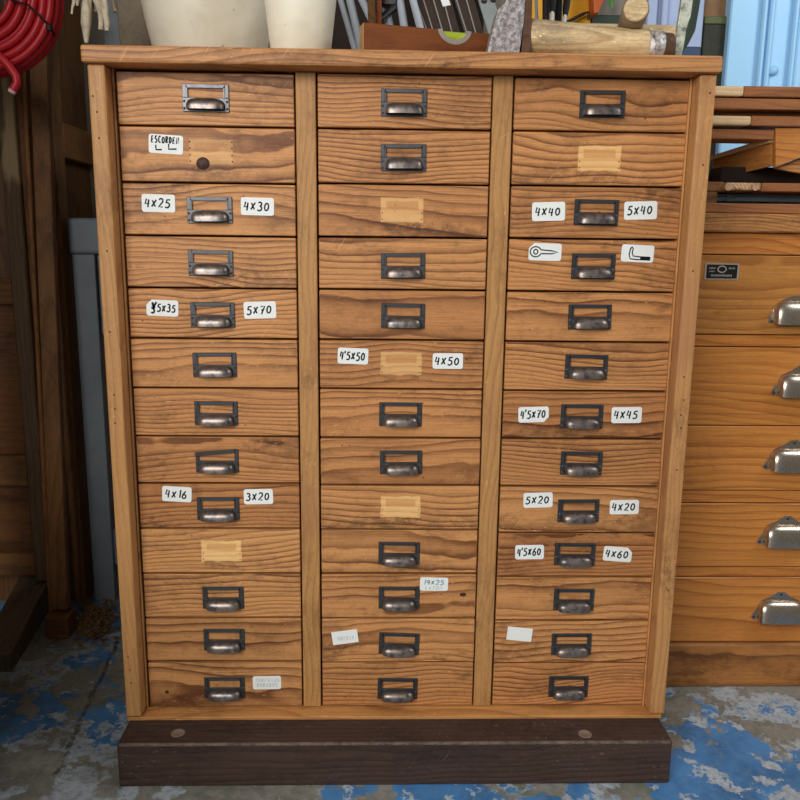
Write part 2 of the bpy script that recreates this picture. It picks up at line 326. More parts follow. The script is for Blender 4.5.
def floor_mat():
    t = NT('flaking_blue_floor_paint'); P = t.obj()
    a = t.noise(P, 4.2, 6.0, 0.66, 0.3); b = t.noise(P, 12.0, 6.0, 0.68, 0.3); c = t.noise(P, 2.6, 3.0, 0.55, 0.2); g = t.noise(P, 70, 4.0, 0.72); g2 = t.noise(P, 220, 2.0, 0.6)
    base = t.mix(t.step(b, 0.35, 0.65), lin(148, 144, 134), lin(108, 106, 96)); base = t.mix(t.math('MULTIPLY', t.step(g, 0.4, 0.75), 0.5), base, lin(88, 82, 70))
    oc = t.noise(P, 6.0, 5.0, 0.65); base = t.mix(t.math('MULTIPLY', t.step(oc, 0.52, 0.64), 0.7), base, lin(104, 112, 92))
    pale = t.mix(t.step(g, 0.4, 0.7), lin(186, 194, 202), lin(142, 150, 156))
    blue = t.mix(t.step(t.noise(P, 9.0, 4.0, 0.6), 0.35, 0.7), lin(78, 138, 196), lin(58, 104, 152)); blue = t.mix(t.math('MULTIPLY', t.step(g, 0.42, 0.72), 0.5), blue, lin(112, 142, 166))
    mp = t.step(t.math('ADD', a, t.math('MULTIPLY', t.math('SUBTRACT', b, 0.5), 0.7)), 0.49, 0.54)
    mb = t.step(t.math('ADD', c, t.math('ADD', t.math('MULTIPLY', t.math('SUBTRACT', a, 0.5), 0.7), t.math('MULTIPLY', t.math('SUBTRACT', b, 0.5), 0.55))), 0.548, 0.57)
    col = t.mix(t.math('MULTIPLY', mp, 0.8), base, pale); col = t.mix(mb, col, blue)
    fl = t.math('MULTIPLY', t.step(t.math('ADD', t.noise(P, 15.0, 5.0, 0.65, 0.3), t.math('MULTIPLY', t.math('SUBTRACT', g, 0.5), 0.2)), 0.55, 0.575), mb); col = t.mix(fl, col, pale)
    col = t.mix(t.math('MULTIPLY', t.step(g2, 0.6, 0.75), 0.35), col, lin(96, 92, 82))
    # the open joint in the screed at the left
    A, B = atZ(112, 655, 0), atZ(56, 775, 0); dx, dy = (B - A).normalized().x, (B - A).normalized().y
    sp = t.n('ShaderNodeSeparateXYZ'); t.put(sp.inputs[0], P)
    px, py = t.math('SUBTRACT', sp.outputs[0], A.x), t.math('SUBTRACT', sp.outputs[1], A.y)
    al = t.math('ADD', t.math('MULTIPLY', px, dx), t.math('MULTIPLY', py, dy)); ac = t.math('ABSOLUTE', t.math('ADD', t.math('SUBTRACT', t.math('MULTIPLY', px, dy), t.math('MULTIPLY', py, dx)), t.math('MULTIPLY', t.math('SUBTRACT', t.noise(P, 18.0, 5.0, 0.7), 0.5), 0.035)))
    jm = t.math('MULTIPLY', t.math('MULTIPLY', t.math('SUBTRACT', 1.0, t.step(ac, 0.0035, 0.0065)), t.math('LESS_THAN', al, (B - A).length)), t.math('GREATER_THAN', al, -0.3))
    col = t.mix(t.math('MULTIPLY', t.math('MULTIPLY', jm, t.math('MULTIPLY_ADD', t.step(g, 0.35, 0.6), 0.7, 0.3)), 0.8), col, lin(62, 54, 42))
    return t.out(col, 0.55, 0, 0.35, t.math('SUBTRACT', t.math('ADD', t.math('MULTIPLY', mb, 0.5), t.math('MULTIPLY', g, 0.4)), t.math('MULTIPLY', jm, 1.5)), 0.4, 0.002)
FLOOR = floor_mat()

# ------------------------------------------------------------------ the setting
struct(MB().box((-2.2, -4.2, -0.1), (2.6, 1.1, 0.0)).build('floor', FLOOR))
struct(MB().box((-2.2, 0.97, 0.0), (2.6, 1.1, 2.8)).build('wall_back', PLASTER))
struct(MB().box((-1.62, -1.3, 0.0), (-1.5, 0.97, 2.8)).build('wall_left_or_blocker', PLASTER))
struct(MB().box((-1.03, -0.80, 0.0), (-0.93, 0.26, 2.8)).build('wall_left_or_blocker', DARKBOARD))  # added partition out of view, blocks light from the left corner
struct(MB().box((-0.98, -1.40, 0.0), (-0.76, -0.30, 0.60)).build('wall_left_or_blocker', DARKBOARD))  # unseen low wall put in to darken the floor at lower left
struct(MB().box((2.4, -4.2, 0.0), (2.5, 0.97, 2.8)).build('wall_right', PLASTER))
struct(MB().box((-2.2, -4.2, 2.8), (2.6, 1.1, 2.9)).build('ceiling', CEIL))

# light blue door with mouldings and a glass pane, in the back wall behind the honey cabinet
dr = struct(empty('door_1', (0.905, 0.965, 0)))
b = MB().box((0, -0.045, 0.0), (0.80, 0.0, 2.1), 0.004); b.build('leaf', BLUEP, dr)
b = MB()
for x0 in (0.082, 0.102, 0.168): b.box((x0, -0.062, 0.25), (x0 + 0.013, -0.0455, 2.0), 0.004)
b.build('moulding', BLUEP, dr)
b = MB().box((0.184, -0.058, 1.0), (0.206, -0.0455, 2.0), 0.004).box((0.184, -0.058, 1.0), (0.72, -0.0455, 1.03), 0.004).box((0.184, -0.058, 1.97), (0.72, -0.0455, 2.0), 0.004); b.build('pane_frame', BLUEP, dr)
MB().box((0.2065, -0.052, 1.031), (0.72, -0.046, 1.969)).build('pane', GLASS, dr)
MB().lathe([(0.0, 0.0), (0.012, 0.0), (0.013, 0.008), (0.006, 0.014), (0.0, 0.015)], n=16).build('knob', BLUEP, dr, (0.128, -0.0465, 1.43)).rotation_euler = (PI / 2, 0, 0)

# ------------------------------------------------------------------ the big drawer cabinet
CZ = 0.75741
Zr = [[.4682,.3829,.2934,.2072,.1202,.0339,-.0526,-.1389,-.2251,-.3098,-.3958,-.4832,-.5717,-.6643],
      [.4700,.3833,.2956,.2085,.1208,.0345,-.0519,-.1404,-.2272,-.3113,-.3966,-.4841,-.5737,-.6650],
      [.4694,.3840,.2965,.2097,.1206,.0336,-.0532,-.1403,-.2286,-.3167,-.4026,-.4889,-.5761,-.6656]]
Xc = [(-.4677, -.1784), (-.1441, .1445), (.1788, .4711)]
PB = 0.0850                                       # top of the dark beam
cab = tag(empty('drawer_cabinet', (0, 0, PB)), 'tall old pine cabinet of thirty-nine small drawers standing on a dark beam', 'cabinet')
def cp(mb, name, m, tone=None): return mb.build(name, m, cab, (0, 0, -PB), tone)
cp(MB().box((-.5055, -.046, 1.2275), (.5035, .60, 1.2535), .004, seg=2), 'top_board', TOPW)
for s, a in ((-1, -.5), (1, .5)):
    x0, x1 = sorted((a, a - s * .0275))
    stm = MB().box((x0, -.035, .0945 if s < 0 else .0960), (x1, .0, 1.2272), .0035, seg=2)
    for (hx, hy) in (((93, 96), (97, 112), (99, 138), (114, 395), (115, 409), (115, 423), (128, 657), (130, 670), (131, 683), (107, 251), (110, 332)) if s < 0 else ((710, 93), (703, 165), (693, 271), (684, 377), (684, 400), (681, 415), (681, 428), (677, 470), (668, 590))):
        q = atY(hx, hy, -.0352); stm.add([(q.x + .0014*math.cos(k*PI/4), -.0352, q.z + .0016*math.sin(k*PI/4)) for k in range(8)], [list(range(8))[::-1]], 1)
    o = cp(stm, 'stile', [FRAME, NAILM])
    x0, x1 = sorted((a - s * .004, a - s * .024))
    cp(MB().box((x0, .0005, PB), (x1, .595, 1.2272)), 'side_panel', FRAME)
    x0, x1 = sorted((a - s * .0277, a - s * .0312))
    cp(MB().box((x0, -.004, .0930), (x1, .03, 1.2272), .001), 'inner_strip', FRAME, (1.08, 1.06, 1.0))
cp(MB().box((-.1774, -.001, .0930), (-.1449, .05, 1.2272), .0015), 'divider', FRAME, (.95, .97, .92))
cp(MB().box((.1453, -.001, .0930), (.1780, .05, 1.2272), .0015), 'divider', FRAME, (.95, .97, .92))
yz = [(-.030, PB), (.05, PB), (.05, .0925), (-.003, .0925), (-.0285, .0905), (-.030, .0890)]
cp(MB().add([(x, y, z) for x in (-.4990, .4960) for y, z in yz], [[0,1,2,3,4,5], [11,10,9,8,7,6]] + [[i, 6 + i, 6 + (i + 1) % 6, (i + 1) % 6] for i in range(6)]), 'bottom_rail', RAILW)
cp(MB().box((-.476, .585, PB), (.476, .594, 1.2272)), 'back_panel', OLDV)

# ---- pull with card window
def pull_mesh(bent=False):
    b = MB(); W2, Z0, Z1 = .0375, -.0215, .0215
    def fr(x0, z0, x1, z1, y=-.0028): b.box((x0, y, z0), (x1, 0.0, z1), .0006)
    fr(-W2, Z0, W2, .0005)                                                     # lower plate
    if not bent:
        fr(-W2, .0005, -W2 + .0065, Z1); fr(W2 - .0065, .0005, W2, Z1); fr(-W2 + .0065, Z1 - .0058, W2 - .0065, Z1)
        b.box((-W2 + .0065, -.0042, .0005), (-W2 + .0085, -.0028, Z1 - .004)); b.box((W2 - .0085, -.0042, .0005), (W2 - .0065, -.0028, Z1 - .004)); b.box((-W2 + .0065, -.0042, Z1 - .006), (W2 - .0065, -.0028, Z1 - .004))
    else:
        fr(-W2, .0005, -W2 + .006, .0125); fr(W2 - .0065, .0005, W2, Z1)
        b.prism([(-W2, .0095), (W2 - .006, Z1 - .0055), (W2 - .006, Z1), (-W2, .0155)], -.006, -.0012)
    # cup: rounded hollow pull, open below
    a, h, d = .0308, .0168, .0168; NU, NV = 22, 9
    def surf(a, h, d, dz):
        g = []
        for i in range(NU + 1):
            ph = PI * i / NU; cx = math.cos(ph); sx = math.sin(ph)
            X = -a * math.copysign(abs(cx) ** .55, cx); rho = sx ** .5 if sx > 1e-9 else 0
            row = []
            for j in range(NV + 1):
                th = PI / 2 * 1.03 * j / NV; c_, s_ = math.cos(th), math.sin(th)
                row.append((X, -.0027 - d * rho * (abs(s_) ** .8), -.0172 + dz + h * rho * (math.copysign(abs(c_) ** .8, c_) if c_ else 0)))
            g.append(row)
        return g
    go, gi = surf(a, h, d, 0), surf(a - .0013, h - .0013, d - .0013, 0)
    n = (NV + 1)
    for g, flip in ((go, False), (gi, True)):
        vv = [p for r in g for p in r]; ff = []
        for i in range(NU):
            for j in range(NV):
                q = (i*n+j, i*n+j+1, (i+1)*n+j+1, (i+1)*n+j); ff.append(q if not flip else q[::-1])
        b.add(vv, ff, 0, True)
    vv = [r[NV] for r in go] + [r[NV] for r in gi]; k = NU + 1
    b.add(vv, [(i, i + 1, k + i + 1, k + i) for i in range(NU)])
    # screws
    for x in (-.0346, .0346):
        for z in (-.0055, -.0165):
            b.bm(_dome(.0019), 0, Matrix.Translation((x, -.0028, z)))
    return b
def _dome(r):
    bm = bmesh.new(); bmesh.ops.create_uvsphere(bm, u_segments=8, v_segments=6, radius=r); return bm
_p0 = pull_mesh().build('pull_handle', BRONZE); PULL = _p0.data
_p1 = pull_mesh(True).build('pull_handle', BRONZE); PULLB = _p1.data
bpy.data.objects.remove(_p0); bpy.data.objects.remove(_p1)

# ---- handwriting strokes, glyphs in a box 0.6 x 1
def arc(cx, cy, rx, ry, a0, a1, n=9): return [(cx + rx*math.cos(math.radians(a0 + (a1-a0)*i/n)), cy + ry*math.sin(math.radians(a0 + (a1-a0)*i/n))) for i in range(n+1)]
G = {'0': [arc(.3, .5, .25, .42, 100, 470, 14)], '1': [[(.3, 1), (.28, 0)]], '2': [arc(.3, .72, .24, .26, 160, -40) + [(.05, .04), (.58, .06)]],
     '3': [arc(.26, .76, .24, .22, 140, -80) + arc(.28, .27, .28, .27, 80, -150)], '4': [[(.16, 1), (.04, .42), (.56, .46)], [(.46, .92), (.42, 0)]],
     '5': [[(.58, .96), (.18, .94), (.12, .56)] + arc(.26, .3, .3, .3, 95, -140)], '6': [[(.44, .98), (.16, .6)] + arc(.3, .27, .24, .26, 160, 520, 12)],
     '7': [[(.04, .92), (.58, .94), (.22, 0)], [(.16, .5), (.5, .52)]], '9': [arc(.3, .7, .22, .26, 20, 380, 12) + [(.46, .05)]],
     'X': [[(.06, .85), (.5, .1)], [(.54, .9), (.04, .08)]], "'": [[(.0, 1.1), (-.08, .78)]], ' ': [],
     'E': [[(.5, .95), (.1, .95), (.08, .03), (.5, .05)], [(.1, .52), (.42, .52)]], 'S': [arc(.3, .73, .22, .22, 40, 260) + arc(.28, .27, .24, .26, 80, -140)],
     'C': [arc(.34, .5, .28, .46, 50, 310)], 'O': [arc(.3, .5, .26, .44, 90, 450, 12)], 'R': [[(.1, 0), (.1, .95)] + arc(.24, .72, .26, .23, 90, -90) + [(.5, .02)]],
     'D': [[(.1, .02), (.1, .95)] + arc(.14, .49, .38, .46, 90, -90) + [(.1, .03)]], 'N': [[(.08, 0), (.1, .95), (.48, .05), (.5, .98)]],
     'A': [[(.02, 0), (.3, .98), (.56, 0)], [(.12, .36), (.46, .36)]], 'L': [[(.1, .98), (.08, .03), (.52, .05)]], 'T': [[(.02, .95), (.58, .95)], [(.3, .95), (.3, 0)]],
     'I': [[(.3, .95), (.3, 0)]], 'U': [[(.08, .95), (.08, .3)] + arc(.3, .28, .22, .26, 180, 360) + [(.52, .95)]]}
def ribbon(b, pts, w, y, mi):
    pts = [Vector((p[0], p[1])) for p in pts]; L = []; R_ = []
    for i, p in enumerate(pts):
        t = pts[min(i+1, len(pts)-1)] - pts[max(i-1, 0)]
        t = t.normalized() if t.length > 1e-9 else Vector((1, 0)); n = Vector((-t.y, t.x)) * w / 2
        L.append((p.x + n.x, y, p.y + n.y)); R_.append((p.x - n.x, y, p.y - n.y))
    k = len(pts); b.add(L + R_, [(i, k + i, k + i + 1, i + 1) for i in range(k - 1)], mi)
def write(b, txt, x, z, h, adv, w, y, mi, rng, slant=.12):
    for ch in txt:
        jz = rng.uniform(-.05, .05) * h; sc = h * rng.uniform(.93, 1.05)
        a = adv * (.62 if ch in '1I' else .36 if ch == "'" else 1)
        for st in G[ch]: ribbon(b, [(x + (p[0] * .92 + slant * p[1] - .06) * adv * 1.25, z + jz + p[1] * sc) for p in st], w, y, mi)
        x += a
    return x
def sticker(w, h, txt, seed, clip=None, square=False):
    rng = random.Random(seed); b = MB(); r = .0006 if square else .004
    c = []
    for (cx, cz, a0) in ((w/2 - r, h/2 - r, 0), (-w/2 + r, h/2 - r, 90), (-w/2 + r, -h/2 + r, 180), (w/2 - r, -h/2 + r, 270)):
        key = {0: 'tr', 90: 'tl', 180: 'bl', 270: 'br'}[a0]
        if clip == key:
            s = .009; sx = 1 if 'r' in key else -1; sz = 1 if 't' in key else -1
            pa, pb = (sx * w/2, sz * (h/2 - s)), (sx * (w/2 - s), sz * h/2)
            c += [pa, pb] if key in ('tr', 'bl') else [pb, pa]
        else: c += arc(cx, cz, r, r, a0, a0 + 90, 4)
    b.prism(c, -.0007, 0.0)
    y = -.00085; iw = .0026
    if txt == 'EYE':
        ribbon(b, arc(-.016, .0, .0035, .004, 0, 360, 14), iw * .8, y, 1)
        ribbon(b, [(-.0075, .0035), (.012, .0022), (.022, .0002), (.012, -.0026), (-.0075, -.003)] , iw * .8, y, 1)
        ribbon(b, [(-.0075, .0035)] + arc(-.016, .0, .0095, .0085, 30, 330, 16) + [(-.0075, -.003)], iw * .8, y, 1)
    elif txt == 'HOOK':
        ribbon(b, [(-.010, .010), (-.013, .0075), (-.0145, -.002), (-.012, -.0095), (.002, -.0102), (.022, -.0100)], iw * .8, y, 1)
        ribbon(b, [(-.013, .0080), (-.0105, .0105), (-.0085, .008), (-.0095, .001), (-.0075, -.0045), (.004, -.0055), (.022, -.0055)], iw * .8, y, 1)
        b.add([(.005, y, -.0106), (.0225, y, -.0104), (.0225, y, -.005), (.005, y, -.0052)], [(0, 1, 2, 3)], 1)
    elif txt == 'CORNERS':
        write(b, 'ESCORDEN', -w/2 + .0045, .0015, .0105, .0058, .0022, y, 1, rng, .05)
        ribbon(b, [(-.0165, -.002), (-.0160, -.0095), (-.0065, -.0090)], iw, y, 1)
        ribbon(b, [(.0045, .001), (.0045, -.0075), (.0175, -.0065)], iw, y, 1)
    elif txt == 'OVER':                                                       # a 3 struck over, then '5X35
        write(b, "3", -w/2 + .0085, -.0095, .0125, .0078, iw * 1.2, y, 1, rng)
        ribbon(b, [(-w/2 + .010, .009), (-w/2 + .0135, .001), (-w/2 + .0085, -.001)], iw * 1.6, y, 1)
        ribbon(b, [(-w/2 + .017, .010), (-w/2 + .012, .000)], iw * 1.3, y, 1)
        write(b, "5X35", -w/2 + .0185, -.0065, .0125, .0082, iw, y, 1, rng)
    elif txt == 'LATON':
        write(b, '19X25', -.019, -.001, .0095, .0085, .0016, y, 1, rng); write(b, 'LATON', -.016, -.0105, .0065, .0066, .0010, y, 2, rng)
    elif txt == 'TORN':
        write(b, 'TORNILLOS', -.020, .002, .0065, .0052, .0009, y, 1, rng); write(b, 'DORADOS', -.019, -.0085, .008, .0058, .0010, y, 1, rng)
    elif txt == 'FAINT':
        write(b, 'TORNILLO', -.015, -.006, .008, .0042, .0008, y, 1, rng)
    elif txt:
        n = sum(.62 if ch == '1' else .36 if ch == "'" else 1 for ch in txt); adv = min(.0112, (w - .008) / n)
        write(b, txt, -n * adv / 2 + .0002, -.0070, .0142, adv, iw, y, 1, rng)
    return b

# (column, row): pull centre in px, or patch centre when the pull is gone
PULLS = {(0,0):(205.5,98),(0,2):(209.5,210),(0,3):(210.5,263),(0,4):(212.5,315),(0,5):(214.5,365),(0,6):(216,413.5),(0,7):(217,461),(0,8):(218,509),(0,10):(223,598),(0,11):(224,640),(0,12):(224.5,688),
 (1,0):(404,102.5),(1,1):(403.5,157.5),(1,3):(403,266),(1,4):(403,316),(1,6):(400.5,414.5),(1,7):(401,462.5),(1,9):(399,553.5),(1,10):(399,598),(1,11):(399,644),(1,12):(397.5,689),
 (2,0):(602.5,104),(2,2):(596.5,212.5),(2,3):(593.5,266.5),(2,4):(590,317),(2,5):(586.5,367),(2,6):(582,416.5),(2,7):(581.5,463.5),(2,8):(578.5,511),(2,9):(575,554.5),(2,10):(574,600),(2,11):(571.5,644.5),(2,12):(568.5,687)}
PATCH = {(0,1):(211,152),(0,9):(221.5,551),(1,2):(402,210),(1,5):(401,363.5),(1,8):(400.5,507),(2,1):(599.5,158.5)}
STICK = {(0,1):[(166,144.3,.056,.030,'CORNERS',-3,None)],(0,2):[(158.5,203.3,.055,.029,'4X25',-1,None),(257.5,206.5,.055,.029,'4X30',-1,None)],
 (0,4):[(162.5,308,.054,.0275,'OVER',-2,'tl'),(260,310,.055,.029,'5X70',2,None)],(0,8):[(177,494,.052,.028,'4X16',-3,None),(258.5,496.5,.052,.028,'3X20',1,None)],
 (0,12):[(267,682.5,.053,.027,'TORN',1,None)],(1,5):[(353,356,.053,.028,"4'5X50",-2,None),(447.8,361,.053,.0275,'4X50',0,None)],
 (1,10):[(434,584,.052,.026,'LATON',-1,None)],(1,11):[(345,637,.048,.026,'FAINT',8,None)],(2,2):[(548.5,211.5,.056,.031,'4X40',2,None),(640.5,210.5,.056,.030,'5X40',2,None)],
 (2,3):[(545,252,.056,.029,'EYE',-1,'tl'),(637.5,253.5,.056,.029,'HOOK',-2,None)],(2,6):[(533.5,414.5,.054,.028,"4'5X70",2,'br'),(626.5,415,.054,.029,'4X45',1,None)],
 (2,8):[(538,500,.053,.028,'5X20',2,None),(624.2,507,.053,.027,'4X20',1,None)],(2,9):[(529.5,552,.053,.0275,"4'5X60",1,None),(617.5,554,.053,.028,'4X60',-4,'tr')],
 (2,11):[(519.5,634,.047,.0265,'',-6,None)]}
TONE = [[1,1,1,.97,1,.98,.93,.88,.78,1.07,1,.86,.97],[.93,.94,.86,.97,.80,.83,.95,.88,1,1.02,.9,1,.88],[.88,1,.84,.95,.95,.94,.76,.82,.95,.74,.97,1,.9]]
RED = [[0,0,0,0,0,0,.02,.03,.05,-.04,-.02,0,-.02],[.03,.03,.04,.01,.05,.04,.03,.03,-.01,-.01,.01,0,.02],[.03,.02,.04,.03,.02,.02,.05,.03,.0,.06,.01,.0,.05]]
rng = random.Random(4)
for c in range(3):
    for r in range(13):
        zt, zb = Zr[c][r] + CZ - .0017, Zr[c][r+1] + CZ + .0017
        if r == 0: zt -= .001
        if r == 12: zb = .0942
        if r == 11 and c == 0: zb += .0015
        x0, x1 = Xc[c][0] + (.0026 if c else .0020), Xc[c][1] - .0018
        cx, cz = (x0 + x1) / 2, (zt + zb) / 2; w, h = x1 - x0, zt - zb
        yo = rng.uniform(-.0012, .0014); tl = rng.uniform(-.0005, .0005)
        b = MB().box((-w/2, 0, -h/2), (w/2, .018, h/2), .0013)
        b.box((-w/2 + .006, .0185, -h/2 + .004), (w/2 - .006, .030, h/2 - .012)); b.box((-w/2 + .006, .03, -h/2 + .004), (w/2 - .006, .50, -h/2 + .01))
        b.box((-w/2 + .006, .03, -h/2 + .01), (-w/2 + .014, .50, h/2 - .012)); b.box((w/2 - .014, .03, -h/2 + .01), (w/2 - .006, .50, h/2 - .012)); b.box((-w/2 + .014, .49, -h/2 + .01), (w/2 - .014, .50, h/2 - .012))
        holes = []
        loc = Vector((cx, yo, cz))
        if (c, r) in PATCH:
            p = atY(*PATCH[(c, r)], yo) - loc
            for s in (-1, 1):
                if (c, r) == (0, 1): holes += [(p.x + s * .0345, p.z + z, .0013) for z in (.016, .006, -.005, -.015)]
                else: holes += [(p.x + s * .033, p.z + z, .0011) for z in (-.005, -.0155)]
        for k in range(rng.randint(0, 3)): holes.append((rng.uniform(-w/2 + .02, w/2 - .02), rng.uniform(-h/2 + .01, h/2 - .01), rng.uniform(.0007, .0013)))
        for (hx, hz, hr) in holes: b.add([(hx + hr*math.cos(k*PI/4), -.0002, hz + hr*math.sin(k*PI/4)) for k in range(8)], [list(range(8))[::-1]], 1)
        if (c, r) == (0, 1):
            kp = atY(203, 163.5, yo) - loc
            bm = bmesh.new(); bmesh.ops.create_uvsphere(bm, u_segments=20, v_segments=10, radius=1); b.bm(bm, 2, Matrix.Translation((kp.x, .0008, kp.z)) @ Matrix.Diagonal((.0115, .0035, .0105, 1)), True)
        if (c, r) == (1, 10):
            kp = atY(463, 594.5, yo) - loc
            b.add([(kp.x + .0062*math.cos(k*PI/6), -.0002, kp.z + .0040*math.sin(k*PI/6)) for k in range(12)], [list(range(12))[::-1]], 2)
        if (c, r) == (0, 12):
            kp = atY(167, 692, yo) - loc
            b.add([(kp.x + .0038*math.cos(k*PI/6), -.0002, kp.z + .0036*math.sin(k*PI/6)) for k in range(12)], [list(range(12))[::-1]], 2)
        tn = TONE[c][r]; rd = RED[c][r]
        d = b.build('drawer', [PINE, NAILM, KNOTM], cab, loc - Vector((0, 0, PB)), (tn + rd * .6, tn - rd * .5, tn - rd * 1.0))
        d['patch'] = 0.0; d['patch_x'] = 0.0; d['patch_z'] = 0.0
        if (c, r) in PATCH:
            d['patch_x'] = p.x; d['patch_z'] = p.z; d['patch'] = .45 if (c, r) == (0, 1) else 1.0
        if (c, r) in PULLS:
            q = atY(*PULLS[(c, r)], yo - .003) - loc
            bent = (c, r) == (0, 7)
            o = bpy.data.objects.new('pull_handle', PULLB if bent else PULL); COL.objects.link(o); o.parent = d; o.location = (q.x, -.0001, q.z)
            o.rotation_euler = (0, rng.uniform(-.012, .012) + (.03 if (c, r) == (1, 11) else 0), 0)
            if bent: o['label'] = 'dark metal pull with its card frame bent askew'
        for i, (px, py, sw, sh, txt, rot, clip) in enumerate(STICK.get((c, r), [])):
            q = atY(px, py, yo) - loc
            inks = [PAPER, PENCIL, PENCIL] if txt in ('TORN', 'FAINT') else ([PAPER, BLUEINK, PENCIL] if txt == 'LATON' else [PAPER, INK, PENCIL])
            sk = sticker(sw, sh, txt, c * 100 + r * 5 + i, clip, txt in ('FAINT', '')).build('paper_label', inks, d, (q.x, -.0002, q.z)); sk.rotation_euler = (0, -math.radians(rot), 0)
            what = {'EYE': 'white sticker with an eye screw drawn on it', 'HOOK': 'white sticker with a threaded hook drawn on it', 'CORNERS': 'white sticker lettered over two drawn corners', 'OVER': "white sticker reading 5X35 after an overwritten number",
                    'LATON': 'white sticker reading 19X25 in faded blue ink', 'TORN': 'white sticker with faint pencil writing', 'FAINT': 'tilted square sticker with faint writing', '': 'blank tilted sticker'}
            sk['label'] = what.get(txt, 'white sticker reading ' + txt)

# dark beam under the cabinet
MBm = MB(); MBm.box((-.497, -.102, 0), (.4925, .05, .0846), .0035, seg=2)
pbm = MBm.build('plinth_beam', DARKB)
for (px, py) in ((178, 733), (585, 734)):
    q = atZ(px, py, .0848); MB().lathe([(0, .0004), (.0095, .0004), (.0110, .0016), (.0125, .0003)], (q.x, q.y, .0846), 18).build('plugged_hole', [simple('plugged_hole_wood', lin(128, 108, 92), .7)], pbm)
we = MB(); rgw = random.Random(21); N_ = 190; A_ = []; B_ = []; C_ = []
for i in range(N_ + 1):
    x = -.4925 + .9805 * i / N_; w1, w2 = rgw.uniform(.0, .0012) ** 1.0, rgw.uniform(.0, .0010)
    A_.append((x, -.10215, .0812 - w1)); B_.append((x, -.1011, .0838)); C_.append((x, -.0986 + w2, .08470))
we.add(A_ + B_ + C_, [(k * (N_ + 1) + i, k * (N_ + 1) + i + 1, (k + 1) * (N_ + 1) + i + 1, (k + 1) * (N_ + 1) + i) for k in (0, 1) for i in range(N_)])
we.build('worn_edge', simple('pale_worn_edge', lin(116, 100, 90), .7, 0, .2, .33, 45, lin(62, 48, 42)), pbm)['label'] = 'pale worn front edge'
tag(pbm, 'dark brown worn timber beam on the floor under the drawer cabinet', 'beam')
MB_ = MB().box((-.49, .42, 0), (.49, .56, .0846), .004)
tag(MB_.build('plinth_beam', DARKB), 'dark timber beam carrying the back edge of the drawer cabinet', 'beam')

# ------------------------------------------------------------------ honey coloured cabinet at the right
HX0, HX1, HY = .535, 1.115, .228
hc = tag(empty('chest_of_drawers', (HX0, HY, 0)), 'honey varnished wooden chest with big nickel cup pulls, right of the drawer cabinet', 'cabinet')
def hp(mb, name, m, tone=None): return mb.build(name, m, hc, (-HX0, -HY, 0), tone)
hp(MB().box((HX0 - .012, HY - .012, .985), (HX1 + .012, .90, 1.021), .003), 'top_board', SLAB)
hp(MB().box((HX0, HY + .008, .103), (HX0 + .02, .895, .985)).box((HX1 - .02, HY + .008, .103), (HX1, .895, .985)).box((HX0 + .02, .88, .103), (HX1 - .02, .895, .985)), 'carcass', HONEY)
hp(MB().box((HX0, HY - .010, 0), (HX1, .89, .102), .003), 'base', SLAB, (.85, .8, .72))
for z0, z1 in ((.942, .984), (.757, .780), (.423, .449), (.256, .277)):
    hp(MB().box((HX0, HY + .0015, z0), (HX1, HY + .03, z1), .0015), 'rail', HONEY, (1.0, .92, .85))
def cup_mesh(eared=True):
    b = MB(); a, h, d = .050, .043, .024
    if eared:
        fl = [(-a - .0125, -.002), (-a - .006, .009), (-a + .0005, .018), (-a + .008, .036), (-.022, .0445), (-.007, .0555), (.007, .0555), (.022, .0445), (a - .008, .036), (a - .0005, .018), (a + .006, .009), (a + .0125, -.002), (a + .007, -.008), (a - .004, -.006), (a - .01, .0), (-a + .01, .0), (-a + .004, -.006), (-a - .007, -.008)]
    else:
        fl = [(x * 1.13, z) for x, z in arc(0, -.006, a + .001, .055, 0, 180, 20)]
    b.prism(fl, -.002, 0.0)
    NU, NV = 28, 10; n = NV + 1
    for off, flip in ((0, False), (.0018, True)):
        vv = []; ff = []
        for i in range(NU + 1):
            ph = PI * i / NU; cx, sx = math.cos(ph), math.sin(ph)
            X = -(a - off) * math.copysign(abs(cx) ** .45, cx); rho = sx ** .40 if sx > 1e-9 else 0
            for j in range(n):
                th = PI / 2 * 1.04 * j / NV
                c_ = math.cos(th); vv.append((X, -.0015 - (d - off) * rho * abs(math.sin(th)) ** .8, -.004 + (h - off) * rho * math.copysign(abs(c_) ** .8, c_)))
        for i in range(NU):
            for j in range(NV):
                q = (i*n+j, i*n+j+1, (i+1)*n+j+1, (i+1)*n+j); ff.append(q if not flip else q[::-1])
        b.add(vv, ff, 0, True)
    for (x, z) in ((-a - .006, -.002), (a + .006, -.002), (0, .050)) if eared else ((-a - .001, -.003), (a + .001, -.003)):
        b.bm(_dome(.0032), 1, Matrix.Translation((x, -.002, z)) @ Matrix.Diagonal((1, .5, 1, 1)), True)
    return b
_c = cup_mesh().build('cup_pull', [NICKEL, DARKSTEEL]); CUP = _c.data; bpy.data.objects.remove(_c)
_c = cup_mesh(False).build('cup_pull', [NICKEL, DARKSTEEL]); CUPR = _c.data; bpy.data.objects.remove(_c)
